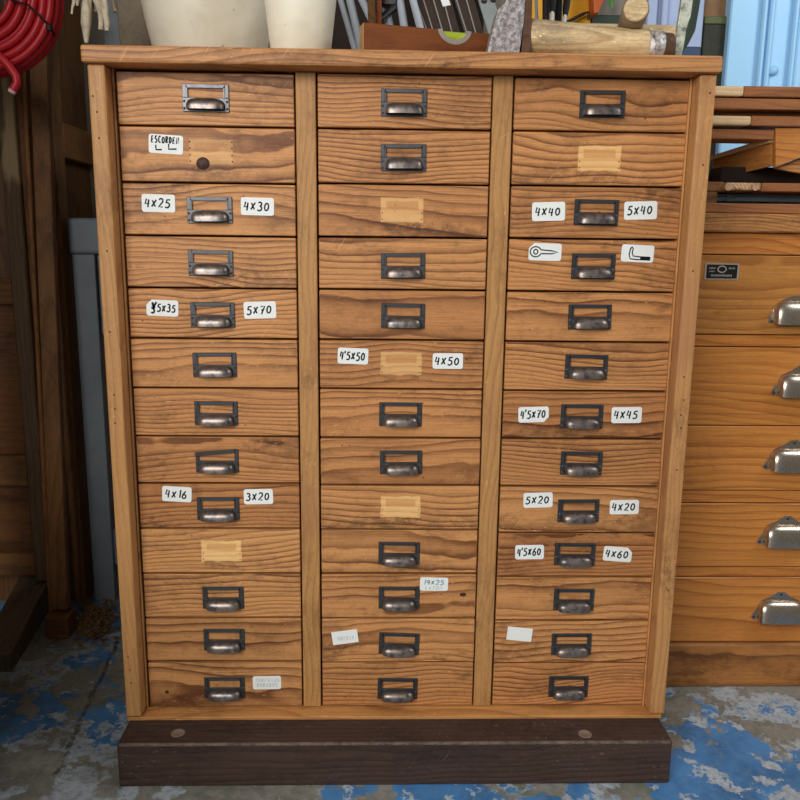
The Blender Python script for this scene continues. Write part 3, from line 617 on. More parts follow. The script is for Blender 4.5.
for i, (z0, z1, ep, tn) in enumerate(((.782, .940, (768.5, 320), (.90, .95, .98)), (.592, .755, (773, 392), (1, .95, .88)), (.451, .590, (765, 466), (1.08, 1.04, 1.0)), (.279, .421, (759, 541), (1.06, 1.02, .96)), (.104, .254, (753, 616), (1.05, 1.0, .95)))):
    cz = (z0 + z1) / 2
    d = MB().box((-.2895, 0, z0 - cz), (.2895, .02, z1 - cz), .0015).box((-.26, .0205, z0 - cz + .005), (.26, .5, z1 - cz - .02)).build('drawer', HONEY, hc, ((HX1 - HX0) / 2, 0.0, cz), tn)
    q = atY(ep[0], ep[1], HY)
    o = bpy.data.objects.new('cup_pull', CUPR if i == 0 else CUP); COL.objects.link(o); o.parent = d; o.location = (q.x + .0565 - (HX0 + HX1) / 2, 0.0, q.z - cz + .001)
    if i == 0:
        o['label'] = 'shiny plain rounded cup pull without ears'
        npb = MB().box((-.0340, -.0015, -.0158), (.0340, 0, .0158), 0, 0).box((-.0312, -.0018, -.0138), (.0312, -.0014, .0138), 0, 1)
        rg = random.Random(8)
        ribbon(npb, arc(0, .0045, .0085, .0062, 0, 360, 12), .0022, -.00195, 0)
        for x0, n_, z, h_ in ((-.0260, 5, .0050, .0030), (.0135, 5, .0050, .0030), (-.0250, 4, -.0010, .0025), (-.0215, 16, -.0100, .0042)):
            for k in range(n_):
                xx = x0 + k * .0027; npb.add([(xx, -.00195, z), (xx + rg.uniform(.0011, .0019), -.00195, z), (xx + .0014, -.00195, z + h_), (xx, -.00195, z + h_)], [(0, 1, 2, 3)], 0)
        q = atY(721.5, 271.5, HY) - Vector((( HX0 + HX1) / 2, HY, cz))
        npb.build('nameplate', [EDGE, BLACK], d, (q.x, 0, q.z))['label'] = 'small black metal maker plate'

# boards and old drawers piled on the chest
ZT = 1.0215
GB = 'boards piled on the honey chest'
def board(name, mb, mats, label, cat='board', grp=None): return tag(mb.build(name, mats), label, cat, grp)
board('wood_board', MB().box((.548, .222, ZT), (1.10, .80, 1.0405), .002), REDW, 'reddish thin board lying lowest in the pile on the honey chest', grp=GB)
zz = lambda py, Y=.24: atY(750, py, Y).z
zbar0, zbar1 = zz(201.5, .34), zz(194.5, .34); zs0, zs1 = zz(193.2, .25), zz(184.6, .25); ZS = max(zbar1 + .0006, zs0)
bl = MB().box((.556, .262, 1.0410), (.640, .82, ZS - .0006), .002); board('wood_block', bl, OLDH, 'dark brown wood block on the lowest board beside the blue grey bar', 'block')
bl = MB().box((.668, .34, zbar0), (1.12, .44, zbar1 - .004), .001).box((.668, .338, zbar1 - .0039), (1.12, .44, zbar1), .001).box((.690, .337, zbar0), (.698, .3395, zbar1)).box((.80, .38, 1.0410), (1.1, .43, zbar0)); board('metal_bar', bl, BLUEGREY, 'blue grey metal bar under the board with a pale splintered end', 'bar')
e = tag(empty('wood_board', (.56, .25, ZS)), 'thin red brown board with a pale splintered left end, over the blue grey bar', 'board', GB)
th = zs1 - zs0; xs0, xs1 = atY(724.5, 189, .25).x - .56, atY(761.5, 189, .25).x - .56
MB().box((xs1 + .0003, .0, 0), (.55, .30, th), .0015).build('plank', REDW, e)
k = MB().box((xs0 + .004, .002, .002), (xs1, .30, th), .003, seg=2); k.tube([(xs0 + .008, -.001, .008), (xs0 + .008, .05, .008)], .0075).tube([(xs1 - .013, -.002, .0085), (xs1 - .013, .05, .0085)], .0075); k.box((xs0 + .018, -.001, .003), (xs0 + .036, .03, .010), .002).build('splintered_end', wood('splintered_wood', lin(214, 176, 134), lin(150, 104, 70), 'Y', .006, .8, .6, (110, 80, 56), ding=.6), e)['label'] = 'pale splintered end'
MB().box((.0, .012, 0), (xs0 + .0035, .30, th + .002), .0015).build('dark_strip', OLDH, e)
ZO = ZS + th + .0025
# old drawer lying tilted, its side wall sloping away
O = Vector((.72, .24, ZO)); e = tag(empty('old_drawer', O), 'plain old wooden drawer lying tilted between the piled boards', 'drawer')
def quad_slab(pts, th, name, m, tone=None):
    a_, b_, c_, d_ = [Vector(p) - O for p in pts]; nv = (b_ - a_).cross(d_ - a_).normalized() * th
    vv = [a_, b_, c_, d_, a_ + nv, b_ + nv, c_ + nv, d_ + nv]
    return MB().add(vv, [(0,1,2,3),(7,6,5,4),(0,4,5,1),(1,5,6,2),(2,6,7,3),(3,7,4,0)]).build(name, m, e, (0, 0, 0), tone)
quad_slab((atY(775.6, 128.2, .245), atY(775.6, 166.8, .245), atY(840, 142, .245), atY(840, 128.2, .245)), -.012, 'front', HONEY, (1.0, .95, .9))
quad_slab((atY(775, 138, .262), atY(775, 165.5, .262), atY(717, 180, .46), atY(717, 157, .46)), -.010, 'side', HONEYY, (.95, .93, .93))
quad_slab((atY(775.2, 137, .256), atY(775.2, 142, .256), atY(716, 160, .455), atY(716, 155.5, .455)), -.014, 'side_edge', PALE)
quad_slab((atY(776.5, 167, .262), atY(776.5, 168.5, .262), atY(845, 182, .262), atY(840, 143, .262)), -.012, 'back_panel', SLAB)
MB().box((-.082, .16, .0), (.36, .24, .026), .001).box((-.045, .10, .0), (.36, .159, .036), .001).build('bottom_shadow_panel', DARKBOARD, e)  # dark slabs stand in for the black shadow under the drawer
def tipped(x0, y, z0, th, tip, x1=1.10, dp=.10, mat=REDW, label='', tipmat=PALE):
    e = tag(empty('wood_board', (x0, y, z0)), label, 'board', GB)
    MB().box((tip, 0, 0), (x1 - x0, dp, th), .0015).build('plank', mat, e)
    if tip > 0: MB().box((0, -.001, .0005), (tip - .0002, dp, th - .0005), .004, seg=2).build('bare_end', tipmat, e)['label'] = 'pale bare end'
    return e
tipped(.560, .245, zz(139), zz(129) - zz(139), 0, label='brown board lying just above the tilted old drawer', dp=.07, x1=atY(774.5, 134, .245).x)
tipped(.570, .236, zz(126), zz(116) - zz(126), atY(751.5, 120, .236).x - .570, label='board with a longer pale bare end, third from the top of the pile')
tipped(.575, .275, zz(115.4), .012, 0, label='dark recessed board in the shadowed gap of the pile', mat=OLDH, dp=.06)
tipped(.565, .238, zz(109.5), zz(98.5) - zz(109.5), 0, label='dark reddish board second from the top of the pile')
tipped(.572, .236, zz(97), zz(86.3) - zz(97), atY(744, 92, .236).x - .572, label='topmost board of the pile, with a short pale bare end')
board('wood_block', MB().box((.98, .25, ZS + th + .0005), (1.08, .33, zz(126) - .0005), .002), OLDH, 'dark wood block carrying the upper boards of the pile', 'block')

# ------------------------------------------------------------------ on top of the drawer cabinet
TZ = 1.2537
def pot(px, Y, r0, rt, H, label):
    c = Vector((px, Y, TZ))
    pr = [(0, 0), (r0 * .92, 0), (r0, .006), (r0 + (rt - r0) * .45, H * .42), (r0 + (rt - r0) * .8, H * .8), (rt, H - .012), (rt + .006, H - .006), (rt + .004, H), (rt - .006, H - .002), (rt - .012, H - .03), (r0 - .01, .02), (0, .015)]
    o = MB().lathe(pr, n=56).build('stoneware_pot', CLAY, None, c); return tag(o, label, 'pot')
pl, prr = atY(156, 46, .26), atY(262, 47, .26)
pot((pl.x + prr.x) / 2, .27, (prr.x - pl.x) / 2 - .006, (prr.x - pl.x) / 2 + .046, .26, 'larger cream stoneware pot, left one on top of the drawer cabinet')
pl, prr = atY(270, 46, .05), atY(331, 47, .05)
pot((pl.x + prr.x) / 2, .055, (prr.x - pl.x) / 2 - .002, (prr.x - pl.x) / 2 + .020, .21, 'smaller pale stoneware pot standing in front of the larger pot')

# spirit level, turned a little so its left end shows
a = atY(364, 22.5, .0)
lv = tag(empty('spirit_level', (a.x, 0.0, TZ)), 'mahogany spirit level with a green vial, on top of the drawer cabinet', 'level')
H = a.z - TZ; lv.rotation_euler = (0, 0, math.radians(15))
L = .40; u0 = .155
prof = [(0, 0), (L, 0), (L, H), (u0 + .030, H)] + arc(u0, H + .004, .030, .026, -8, -172, 12) + [(u0 - .030, H), (0, H)]
MB().prism(prof, 0, .026, bev=0.0).build('body', MAHOG, lv)
MB().box((-.0012, .0, .0), (0.0, .026, H), .0004).build('end_grain', PALE, lv, tone=(.62, .52, .44))
rimp = arc(u0, H + .004, .030, .0258, -8, -172, 14); rim2 = arc(u0, H + .004, .022, .018, -172, -8, 14)
MB().prism(rimp + rim2, -.0008, .020).build('vial_socket', EDGE, lv)
MB().tube([(u0 - .021, .010, H - .007), (u0 + .021, .010, H - .007)], .0075, 14).build('vial', VIAL, lv)

# sledge head
def pY(px, py, Y): p = atY(px, py, Y); return (p.x, p.z)
sl = tag(empty('axe_head', (.18, -.01, TZ)), 'pitted rusty grey axe head standing on the cabinet top beside the spirit level', 'axe')
Ys = -.01
poly = [pY(487, 55, Ys), pY(519, 56, Ys), pY(524, 22, Ys), pY(526, -6, Ys), pY(527, -40, Ys), pY(510, -40, Ys), pY(506, 2, Ys), pY(498, 9, Ys), pY(493, 28, Ys)]
mz = min(z for x, z in poly)
poly = [(x - .18, max(z - TZ, .0)) for x, z in poly]
MB().prism(poly, .0, .045, bev=.002).build('steel_head', RUST, sl)
MB().prism([(pY(519, 52, 0)[0] - .18 + .0025, .0), (pY(530, 52, 0)[0] - .18, .0), (pY(533, -40, 0)[0] - .18, .17), (pY(526, -40, 0)[0] - .18 + .004, .17)], .003, .05, bev=.001).build('wooden_wedge', RUSTSIDE, sl)

# mallets
def cyl_mallet(name, p0, p1, r0, r1, label, ferr=False, mat=MALLET):
    p0, p1 = Vector(p0), Vector(p1); e = tag(empty(name, (p0.x, p0.y, TZ)), label, 'mallet'); d = p1 - p0; n = 14; L = d.length
    o = Vector((p0.x, p0.y, TZ)); lim = .82 if ferr else 1.0
    ts = [0, .015] + [lim * i / n for i in range(1, n)] + [lim]
    rr = [(r0 + (r1 - r0) * t) * (.88 if t == 0 else 1) for t in ts]
    MB().tube([p0 + d * t - o for t in ts], rr, 22).build('head', mat, e)
    if ferr:
        MB().tube([p0 + d * t - o for t in (.8205, .823, .925, .9275)], [r1 * 1.0, r1 * 1.05, r1 * 1.05, r1 * 1.0], 22).build('ferrule', FERRULE, e)['label'] = 'spotted steel ferrule'
        MB().tube([p0 + d * t - o for t in (.928, .99, 1.0)], [r1 * .98, r1 * .98, r1 * .9], 22).build('end_cap', RUSTSIDE, e)
    return e
R1 = .0285
ma = atY(526, 36, .015); mb_ = atY(671, 42, .03)
cyl_mallet('wooden_mallet', (ma.x, .02, TZ + R1 + .010), (mb_.x, .03, TZ + R1 - .0035), R1 - .001, R1 - .0035, 'front wooden mallet with a spotted steel ferrule, lying at the cabinet edge', True)
mc, md = atY(581, 30, .12), atY(673, 30, .12)
m2 = cyl_mallet('wooden_mallet', (mc.x, .125, TZ + .0440), (md.x, .135, TZ + .0442), .042, .044, 'second wooden mallet, behind, with a thick round handle pointing forward')
h0, h1 = Vector((atY(627, 34, .11).x, .11, TZ + .066)), atY(636, 9, -.01)
hd = MB().tube([Vector(h0) - m2.location, Vector(h0).lerp(h1, .5) - m2.location, Vector(h0).lerp(h1, .97) - m2.location, Vector(h1) - m2.location], [.0195, .0205, .0215, .0195], 22)
hd.build('handle', MALLETD, m2)
dv = (h1 - h0).normalized(); MB().tube([Vector(h1) - m2.location + dv * .0002, Vector(h1) - m2.location + dv * .002], [.0195, .018], 22).build('handle_end', MALLET, m2)['label'] = 'pale worn handle end'
tag(MB().box((atY(577, 53, -.01).x, -.012, TZ), (atY(621, 53, -.01).x, .012, TZ + .0055), .001).build('wood_lath', PALE), 'thin pale lath lying under the front mallet', 'lath')

# things leaning on the back wall behind
def leanY(z): return .44 + (z - TZ) * .52
def lean_pt(px, py, off=0.0):
    d = ray(px, py); k = .52                                     # plane  y = .44 - off + k (z - TZ)
    t = (.44 - off + k * (CAM.z - TZ) - CAM.y) / (d.y - k * d.z); return CAM + d * t
def lean_line(p, q, ztop=2.2, off=0.0):
    a, b = lean_pt(*p, off), lean_pt(*q, off); d = (b - a) / (b.z - a.z)
    lo = a + d * (TZ + .006 - a.z); hi = a + d * (ztop - a.z); return lo, hi
GP = 'steel pipes leaning behind the level'
pipes = [((342, 5), (354, 47), 5.6, 'narrow bright steel pipe leaning next to the smaller pot'), ((350, 0), (361, 47), 7.5, 'broad bright steel pipe leaning just left of the level end'),
         ((362, 0), (374, 25), 7.0, 'steel pipe leaning over the left end of the level'), ((386, 8), (389, 24), 8.0, 'short looking steel pipe crossed by a dark lever'),
         ((400, 0), (404, 25), 7.5, 'steel pipe leaning upright, right of the dark lever'), ((413, 0), (420, 27), 7.0, 'rightmost steel pipe, beside the dark brown bars')]
for (p, q, wpx, lb), of in zip(pipes, (0, .020, .040, .0, .022, .044)):
    lo, hi = lean_line(p, q, 2.2, of); sc = (lo.y - CAM.y) / FPX * 1.06
    if wpx == 8.0: hi = lo + (hi - lo) * .26
    mb = MB().tube([lo, hi], wpx * sc / 2, 16, cap=True); o = lo.copy()
    mb.v = [tuple(Vector(x) - o) for x in mb.v]; tag(mb.build('steel_pipe', STEEL, None, o), lb, 'pipe', GP)
lo, hi = lean_line((379, 0), (378.5, 24), 2.2, .066); mb = MB().beam(lo, hi, .012, .012, bev=.001); mb.v = [tuple(Vector(x) - lo) for x in mb.v]
tag(mb.build('wooden_stick', REDW, None, lo, (.7, .45, .4)), 'dark red wooden stick leaning between the steel pipes', 'stick')
lo, hi = lean_line((371, 0), (372, 24), 2.2, .085); mb = MB().beam(lo, hi, .016, .012, bev=.001); mb.v = [tuple(Vector(x) - lo) for x in mb.v]
tag(mb.build('wooden_stick', OLDV, None, lo, (.6, .6, .55)), 'dull brown wooden stick leaning left of the dark red stick', 'stick')
# dark lever: clamp head on the short pipe
c0, c1 = lean_pt(380, 22), lean_pt(394, 10); off = Vector((0, -.02, 0)); o = c0 + off
lv2 = MB().tube([Vector((0, 0, 0)), c1 - c0], [.006, .009], 10)
t0 = lean_pt(389, 6) + off - o
lv2.box((t0.x - .017, t0.y - .012, t0.z - .008), (t0.x + .017, t0.y + .014, t0.z + .05), .004)
tag(lv2.build('clamp_lever', DARKSTEEL, None, o), 'dark clamp head with a lever gripping the short steel pipe', 'clamp')
GBAR = 'dark brown bars leaning behind the level'
bars = [((419, 0), (430, 29), 'leftmost dark brown iron bar, next to the steel pipes'), ((427, 0), (437, 32), 'second dark brown iron bar from the left'), ((437, 0), (447, 34), 'third dark brown iron bar from the left'), ((447, 0), (456, 34), 'dark brown iron bar with a small white tag near its top'),
        ((460, 0), (471, 35), 'fifth dark brown iron bar from the left, right of the gap'), ((470, 0), (480, 36), 'rightmost dark brown iron bar, next to the zinc plate')]
for i, (p, q, lb) in enumerate(bars):
    lo, hi = lean_line(p, q); e = tag(empty('iron_bar', lo), lb, 'bar', GBAR)
    d = hi - lo
    MB().beam((0, 0, 0), d, .0165, .010, bev=.001).build('bar', BROWNSTEEL, e)
    MB().beam(Vector((-.0095, -.0005, 0)), Vector((-.0095, -.0005, 0)) + d, .0024, .011).build('bright_edge', EDGE, e)['label'] = 'bare bright edge'
    if i == 3:
        k0, k1 = lean_pt(442, -6) - lo, lean_pt(446.5, 7) - lo
        MB().beam(k1 + Vector((0, -.008, 0)), k0 + Vector((0, -.008, 0)), .018, .002).build('tag', PAPER, e)['label'] = 'small white tag'
# zinc plate with two rivets
p0, p1 = lean_pt(497, 36), lean_pt(486, 0); d = (p1 - p0) / (p1.z - p0.z); lo = p0 + d * (TZ + .006 - p0.z); hi = p0 + d * (2.1 - p0.z)
zp = tag(empty('zinc_strap', lo), 'pale zinc plate with rivets leaning left of the axe head', 'plate')
MB().beam((0, 0, 0), hi - lo, .036, .004, bev=.001).build('plate', ZINC, zp)
for (px, py) in ((484, 1.5), (493, .5)):
    q = lean_pt(px, py) - lo; bm = _dome(.0065); b = MB(); b.bm(bm, 0, Matrix.Translation(q + Vector((0, -.004, 0))), True); b.build('rivet', DARKSTEEL, zp)
# tool board behind
tag(MB().box((-.32, .945, 1.10), (.24, .968, 2.1), .003).build('tool_board', DARKBOARD), 'dark board on the wall behind the pipes and bars', 'board')

# orange board with hand tools in front
def stand(name, p, q, mats, label, cat, w, d, ztop=2.0, grp=None, bev=.002):
    lo, hi = lean_line(p, q, ztop); mb = MB().beam(lo, hi, w, d, bev=bev); mb.v = [tuple(Vector(x) - lo) for x in mb.v]
    return tag(mb.build(name, mats, None, lo), label, cat, grp)
oA, oB = atY(529, 26, .90), atY(596, 26, .90)
tag(MB().box((oA.x, .915, 1.254), (oB.x, .94, 1.75), .003).build('orange_board', ORANGE), 'bright orange yellow board behind the hand tools', 'board')
tag(MB().box((oA.x - .02, .905, 1.16), (oB.x + .25, .968, 1.2535), .003).build('wall_shelf', OLDH), 'brown wall shelf behind the cabinet carrying the orange board', 'shelf')
rA, rB = atY(593, 15, .87), atY(602, 0, .87)
ro = MB().prism([(rA.x, rA.z), (rB.x - .010, rA.z + .002), (rB.x + .004, rB.z), (rB.x + .02, 1.75), (rA.x - .01, 1.75), (rA.x - .004, rB.z)], .86, .914, bev=.004)
tag(ro.build('orange_holder', REDOR), 'red orange plastic piece hanging at the right edge of the orange board', 'holder')
GT = 'hand tools standing before the orange board'
for i, (p, q, w, m1, lb) in enumerate((((536, 0), (537, 22), .006, BLUEGREY, 'leftmost thin grey steel rod before the orange board'), ((546, 0), (546, 24), .014, DARKSTEEL, 'dark thick handled tool before the orange board'), ((553, 0), (552, 22), .008, STEEL, 'bright shanked chisel between two dark tools'),
                          ((559, 0), (558, 24), .014, DARKSTEEL, 'dark tool right of the bright chisel'), ((567, 0), (564, 26), .008, STEEL, 'rightmost tool with a dark handle and bright shank'))):
    lo, hi = lean_line(p, q, 1.78, (i % 3) * .022); e = tag(empty('hand_tool', lo), lb, 'tool', GT); d = hi - lo
    k = .50 if m1 is STEEL else .0
    if k:
        MB().tube([(0, 0, 0), d * .38], w / 2, 12).build('shank', m1, e); MB().tube([d * .3805, d * .42, d * .7, d], [w * .7, w * 1.0, w * 1.1, w * .8], 12).build('handle', BLACK, e)
    else: MB().tube([(0, 0, 0), d * .5, d], [w * .5, w * .6, w * .5], 12).build('shaft', m1, e)
# bent wire across the orange board
wp = [atY(563, 24, .895), atY(583, 14, .895), atY(588, 12, .895), atY(589, 20, .895)]; o = wp[0].copy()
tag(MB().tube([p - o for p in wp], .0042, 8).build('bent_rod', DARKSTEEL, None, o), 'dark bent rod lying across the orange board', 'rod')
# leaf
lp = atY(611, 3, .90)
lf = MB(); pts = [(0, -.018), (.009, -.004), (.010, .012), (0, .034), (-.010, .012), (-.008, -.004)]
lf.add([(lp.x + x, .90 - .004 * (1 - abs(x) * 60), lp.z + z) for x, z in pts] + [(lp.x, .898, lp.z + .008)], [(0, 1, 6), (1, 2, 6), (2, 3, 6), (3, 4, 6), (4, 5, 6), (5, 0, 6)])
lf.tube([(lp.x, .90, lp.z + .03), (lp.x + .004, .93, lp.z + .12), (lp.x, .968, lp.z + .16)], .0015, 6)
tag(lf.build('plant_leaf', LEAF), 'green leaf hanging before the grey wall right of the orange board', 'leaf')
gA, gB = atY(589, 20, .91), atY(625, 15, .91)
tag(MB().box((gA.x + .006, .91, 1.254), (gB.x, .955, gB.z), .003).build('green_box', simple('dark_green_case', lin(46, 62, 50), .5)), 'dark green long case on the wall shelf behind the second mallet', 'case')

# mottled tool, dark rod, lavender shutter, blue case, olive board
p0, p1 = atY(675, 62, .06), atY(683, -22, .10)
mt = tag(empty('spotted_tool', (p0.x, .06, TZ)), 'narrow paint spotted chisel standing at the right end of the mallets', 'chisel')
o = mt.location
def P_(px, py, Y): return atY(px, py, Y) - o
MB().prism([(-.003, 0), (.0055, .0), (.011, .030), (.014, .062), (.020, .085), (.022, .12), (.004, .125), (-.001, .07), (-.002, .03)], -.004, .006, bev=.001).build('blade', MOTTLE, mt)
MB().prism([(.0113, .026), (.0200, .040), (.0300, .062), (.036, .12), (.0225, .12), (.0205, .084), (.0145, .060)], -.003, .010, bev=.001).build('back_edge', simple('dark_green_steel', lin(44, 58, 46), .5), mt)
MB().tube([(.014, .002, .1205), (.017, .004, .19), (.02, .006, .24)], [.011, .014, .012], 14).build('handle', MALLETD, mt)
p0, p1 = Vector(atY(651, 17, .22)), Vector(atY(682, -6, .22)); o = p0.copy()
tag(MB().tube([Vector((0, 0, 0)), (p1 - p0) * .5, p1 - p0, (p1 - p0) * 3], [.005, .006, .007, .007], 10).build('dark_rod', DARKSTEEL, None, o), 'dark rod leaning diagonally over the second mallet', 'rod') if False else None
lA, lB = atY(650, 30, .92), atY(703, 30, .92)
sh = tag(empty('painted_shutter', (lA.x - .01, .93, 0)), 'lavender grey painted shutter leaning on the wall left of the blue door', 'shutter')
Wd = lB.x - lA.x + .01
MB().box((0, .012, .0), (Wd, .030, 1.95), .003).build('panel', LAV, sh)
for x0, x1 in ((0.0, .028), (.040, .058), (Wd - .045, Wd)): MB().box((x0, -.008, .0), (x1, .0115, 1.95), .003).build('stile', LAV, sh)
nA, nB = atY(680, 47, .915), atY(699, 62, .915)
MB().box((nA.x - sh.location.x, -.025, nB.z), (nB.x - sh.location.x, -.0085, nA.z), .003).build('blue_box', NAVY, sh)['label'] = 'dark blue box'  # plain blue box, no lock; joined to the shutter for support
oA, oB = atY(703, 30, .95), atY(729, 30, .95)
ob = tag(empty('olive_board', (oA.x, .945, 0)), 'dark olive board with a green top edge, standing between shutter and blue door', 'board')
zt = atY(715, 16, .945).z; ze = atY(715, 24, .945).z
MB().box((0, 0, 0), (oB.x - oA.x - .004, .010, ze - .0003), .002).build('panel', simple('dark_olive', lin(50, 50, 36), .7), ob); MB().box((0, -.002, ze), (oB.x - oA.x - .004, .010, zt), .002).build('top_edge', OLIVE, ob)
tag(MB().box((oA.x, .9565, 0), (oB.x - .004, .968, 1.95), .002).build('brown_board', CARD), 'tall brown board standing behind the dark olive board beside the blue door', 'board')

# grey planks behind the larger pot
stand('weathered_plank', (134, 0), (138, 44), GREYW, 'grey weathered plank leaning behind the larger pot', 'plank', .075, .014)
stand('metal_strip', (110, 0), (113, 44), simple('dull_grey_metal', lin(140, 146, 150), .5, .1), 'dull grey metal strip leaning left of the weathered plank', 'strip', .036, .006)

# cotton mop strands hanging at the left
mp = tag(empty('cotton_mop', atY(90, -40, .20)), 'grimy cotton mop hanging strands down beside the upper left cabinet corner', 'mop')
o = mp.location; rg = random.Random(3); b = MB()
for (x, ye, w, lx) in ((72, 14, .006, 0), (77, 6, .008, 0), (83, 43, .012, 3), (88, 30, .009, 1), (94, 12, .010, 0), (98, 30, .012, 3), (102, 22, .009, 1), (107, 31, .008, 0), (111, 12, .008, 4)):
    y0 = rg.uniform(.17, .23); pts = []; rr = []
    for i in range(9):
        t = i / 8; yy = -36 + (ye + 36) * t; pts.append(Vector(atY(x * t + (92 + (x - 92) * .7) * (1 - t) + lx * t + rg.uniform(-.7, .7), yy, y0)) - o); rr.append(w * .82 * (1.0 + .35 * math.sin(t * 9 + x)) * (1 if t < .6 else 1.35 - t * .85))
    b.tube(pts, rr, 9)
b.build('strands', COTTON, mp)
MB().beam(Vector((-.06, 0, .0)), Vector((.06, 0, .0)), .03, .03, (0, 1, 0), .006).build('clamp_bar', ZINC, mp)
MB().tube([(0, 0, .014), (0, 0, .30), (0, 0, 2.8 - mp.location.z - .0005)], .011, 12).build('stick', OLDV, mp)

# ------------------------------------------------------------------ left side
# frame and panel cupboard side and planks, in the shade
lc = tag(empty('panelled_cupboard', (-.82, .64, 0)), 'dark panelled cupboard standing against the wall in the shaded left corner', 'cupboard')
def lp_(mb, name, m, tone=None): return mb.build(name, m, lc, (.82, -.64, 0), tone)
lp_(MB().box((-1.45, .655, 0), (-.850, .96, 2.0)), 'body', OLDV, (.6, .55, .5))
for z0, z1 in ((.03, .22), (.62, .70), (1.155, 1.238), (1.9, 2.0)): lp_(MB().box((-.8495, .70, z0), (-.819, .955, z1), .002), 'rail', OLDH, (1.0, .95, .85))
lp_(MB().box((-.8495, .64, 0), (-.819, .6995, 2.0), .002), 'stile', OLDV)
# plank leaning on the cupboard
pk = MB().beam((-.818, .475, .064), (-.818, .618, 1.75), .040, .022, bev=.002); pk.v = [tuple(Vector(x) - Vector((-.818, .475, .06))) for x in pk.v]
tag(pk.build('leaning_plank', OLDV, None, (-.818, .475, .06), (.95, .88, .78)), 'brown plank leaning on the panelled cupboard, nearest the grey stand', 'plank')
pk = MB().beam((-.852, .505, .012), (-.853, .615, 1.75), .010, .03, bev=.002); pk.v = [tuple(Vector(x) - Vector((-.852, .505, 0))) for x in pk.v]
tag(pk.build('wooden_batten', OLDV, None, (-.852, .505, 0), (1.2, 1.0, .8)), 'thin brown batten leaning between the brown plank and the spotted post', 'batten')
tag(MB().box((-.845, .438, 0), (-.790, .50, .058), .004).build('wood_block', OLDH), 'wooden block on the floor under the leaning brown plank', 'block')
# trestle: post with old paint, foot beam, rails and panels
tr = tag(empty('wooden_rack', (-.91, .62, 0)), 'old wooden rack with a paint spotted post and tapered floor foot, at left', 'rack')
def tp(mb, name, m, tone=None): return mb.build(name, m, tr, (.91, -.62, 0), tone)
tp(MB().box((-.925, .585, .085), (-.886, .630, 1.75), .003), 'post', PAINTED_POST)
tp(MB().box((-.8855, .600, .085), (-.864, .620, 1.75), .002), 'post_strip', OLDV, (.9, .8, .7))
fb = MB().add([(-.935, .29, 0), (-.860, .29, 0), (-.905, .645, 0), (-.985, .645, 0), (-.935, .29, .041), (-.860, .29, .041), (-.905, .645, .0845), (-.985, .645, .0845)], [(0,3,2,1),(4,5,6,7),(0,1,5,4),(1,2,6,5),(2,3,7,6),(3,0,4,7)]); tp(fb, 'foot', OLDY, (.95, .9, .85))
for z0, z1 in ((1.165, 1.225), (.80, .862), (.34, .42), (.1, .16)): tp(MB().box((-1.38, .59, z0), (-.9255, .625, z1), .002), 'rail', OLDH)
tp(MB().box((-1.38, .61, .421), (-.9255, .622, .799)), 'panel', OLDH, (.8, .7, .6)); tp(MB().box((-1.38, .61, .161), (-.9255, .622, .339)), 'panel', OLDH, (.8, .7, .6))
tp(MB().box((-1.42, .585, 0), (-1.3805, .63, 1.75), .003), 'post', OLDV)

# grey metal stand
gs = tag(empty('metal_stand', (-.775, .66, 0)), 'grey enamelled metal stand post with a square cap, left of the drawer cabinet', 'stand')
MB().box((-.025, -.010, 0), (.030, .045, .92), .003, seg=2).build('post', GREYM, gs)
MB().box((-.0305, -.016, .9205), (.072, .06, 1.008), .010, seg=3).build('cap', GREYM, gs)
MB().box((.034, -.002, .72), (.072, .03, .9200), .003).build('side_post', GREYM, gs)
MB().box((.0305, .0, .10), (.26, .025, .20), .003).build('cross_rail', GREYM, gs)

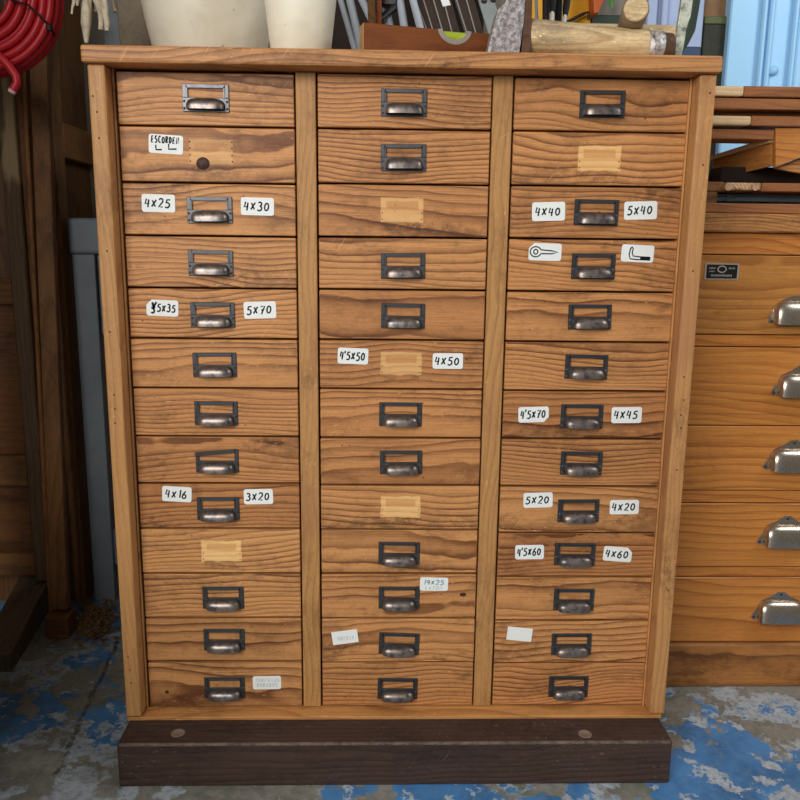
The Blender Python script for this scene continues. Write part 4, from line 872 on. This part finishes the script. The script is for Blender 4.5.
# red hose coil
hc_ = atY(-22, -9, .27)
hs = tag(empty('hose_coil', hc_), 'coil of red rubber hose hanging at the upper left corner', 'hose')
b = MB(); pts = []; N = 64; turns = [(q_ * .84, w_) for q_, w_ in [(.076, .00), (.090, .010), (.102, -.004), (.114, .008), (.126, .0), (.118, .022), (.136, .018), (.144, .006), (.152, .022), (.158, .012), (.163, .026), (.166, .042), (.150, .045)]]
rg = random.Random(5)
for k, (R, dy) in enumerate(turns):
    R2, dy2 = turns[min(k + 1, len(turns) - 1)]
    for i in range(N):
        t = i / N; s = max(0, (t - .75) / .25); s = s * s * (3 - 2 * s)
        a = PI * .75 - 2 * PI * t; rr = R + (R2 - R) * s
        pts.append(Vector((rr * math.cos(a) * .98, dy + (dy2 - dy) * s, rr * math.sin(a))))
b.tube(pts, .0078, 10)
en = [Vector(atY(-20, 42, .245)) - hc_, Vector(atY(0, 57, .24)) - hc_, Vector(atY(9, 66, .24)) - hc_, Vector(atY(16, 76, .24)) - hc_, Vector(atY(17, 83, .24)) - hc_, Vector(atY(13, 90, .24)) - hc_]
b.build('hose', HOSE, hs)
MB().tube(en, .0080, 12).build('loose_end', HOSE, hs)
MB().tube([en[-1] + (en[-1] - en[-2]).normalized() * .0003, en[-1] + (en[-1] - en[-2]).normalized() * .006], [.0078, .0070], 12).build('cut_end', HOSEEND, hs)['label'] = 'pale cut end of the hose'
tie = [Vector(atY(x, y, yy)) - hc_ for x, y, yy in ((4, -6, .25), (14, 1, .245), (28, 5, .245), (40, 16, .248), (50, 27, .256), (54, 34, .275), (54, 36, .31))]
b = MB().tube(tie, .0022, 8); kk = tie[4]; b.box((kk.x - .006, kk.y - .006, kk.z - .008), (kk.x + .005, kk.y + .002, kk.z + .005), .002); b.build('cable_tie', BLACK, hs)
# peg that carries the coil
MB().tube([(0, .31, .095), (0, -.03, .068)], .010, 10).build('peg', OLDY, hs) if False else None

# wood chips swept into the corner
rg = random.Random(11); b = MB()
for k in range(420):
    px, py = rg.gauss(94, 15), rg.gauss(618, 12)
    p = atZ(px, py, .004)
    if p.x < -.86 or p.x > -.52 or p.y < .40 or p.y > .66: continue
    s = rg.uniform(.003, .008); h = max(0, .010 - abs(px - 98) * .0005) * rg.random(); m = Matrix.Translation((p.x, p.y, .003 + h)) @ Euler((rg.uniform(-.6, .6), rg.uniform(-.6, .6), rg.uniform(0, 6))).to_matrix().to_4x4()
    b.box((-s, -s * .5, -.0009), (s, s * .5, .0009), 0, 0, m)
tag(b.build('wood_chips', CHIPM), 'loose wood chips swept together on the floor by the grey stand', 'wood chips', kind='stuff')
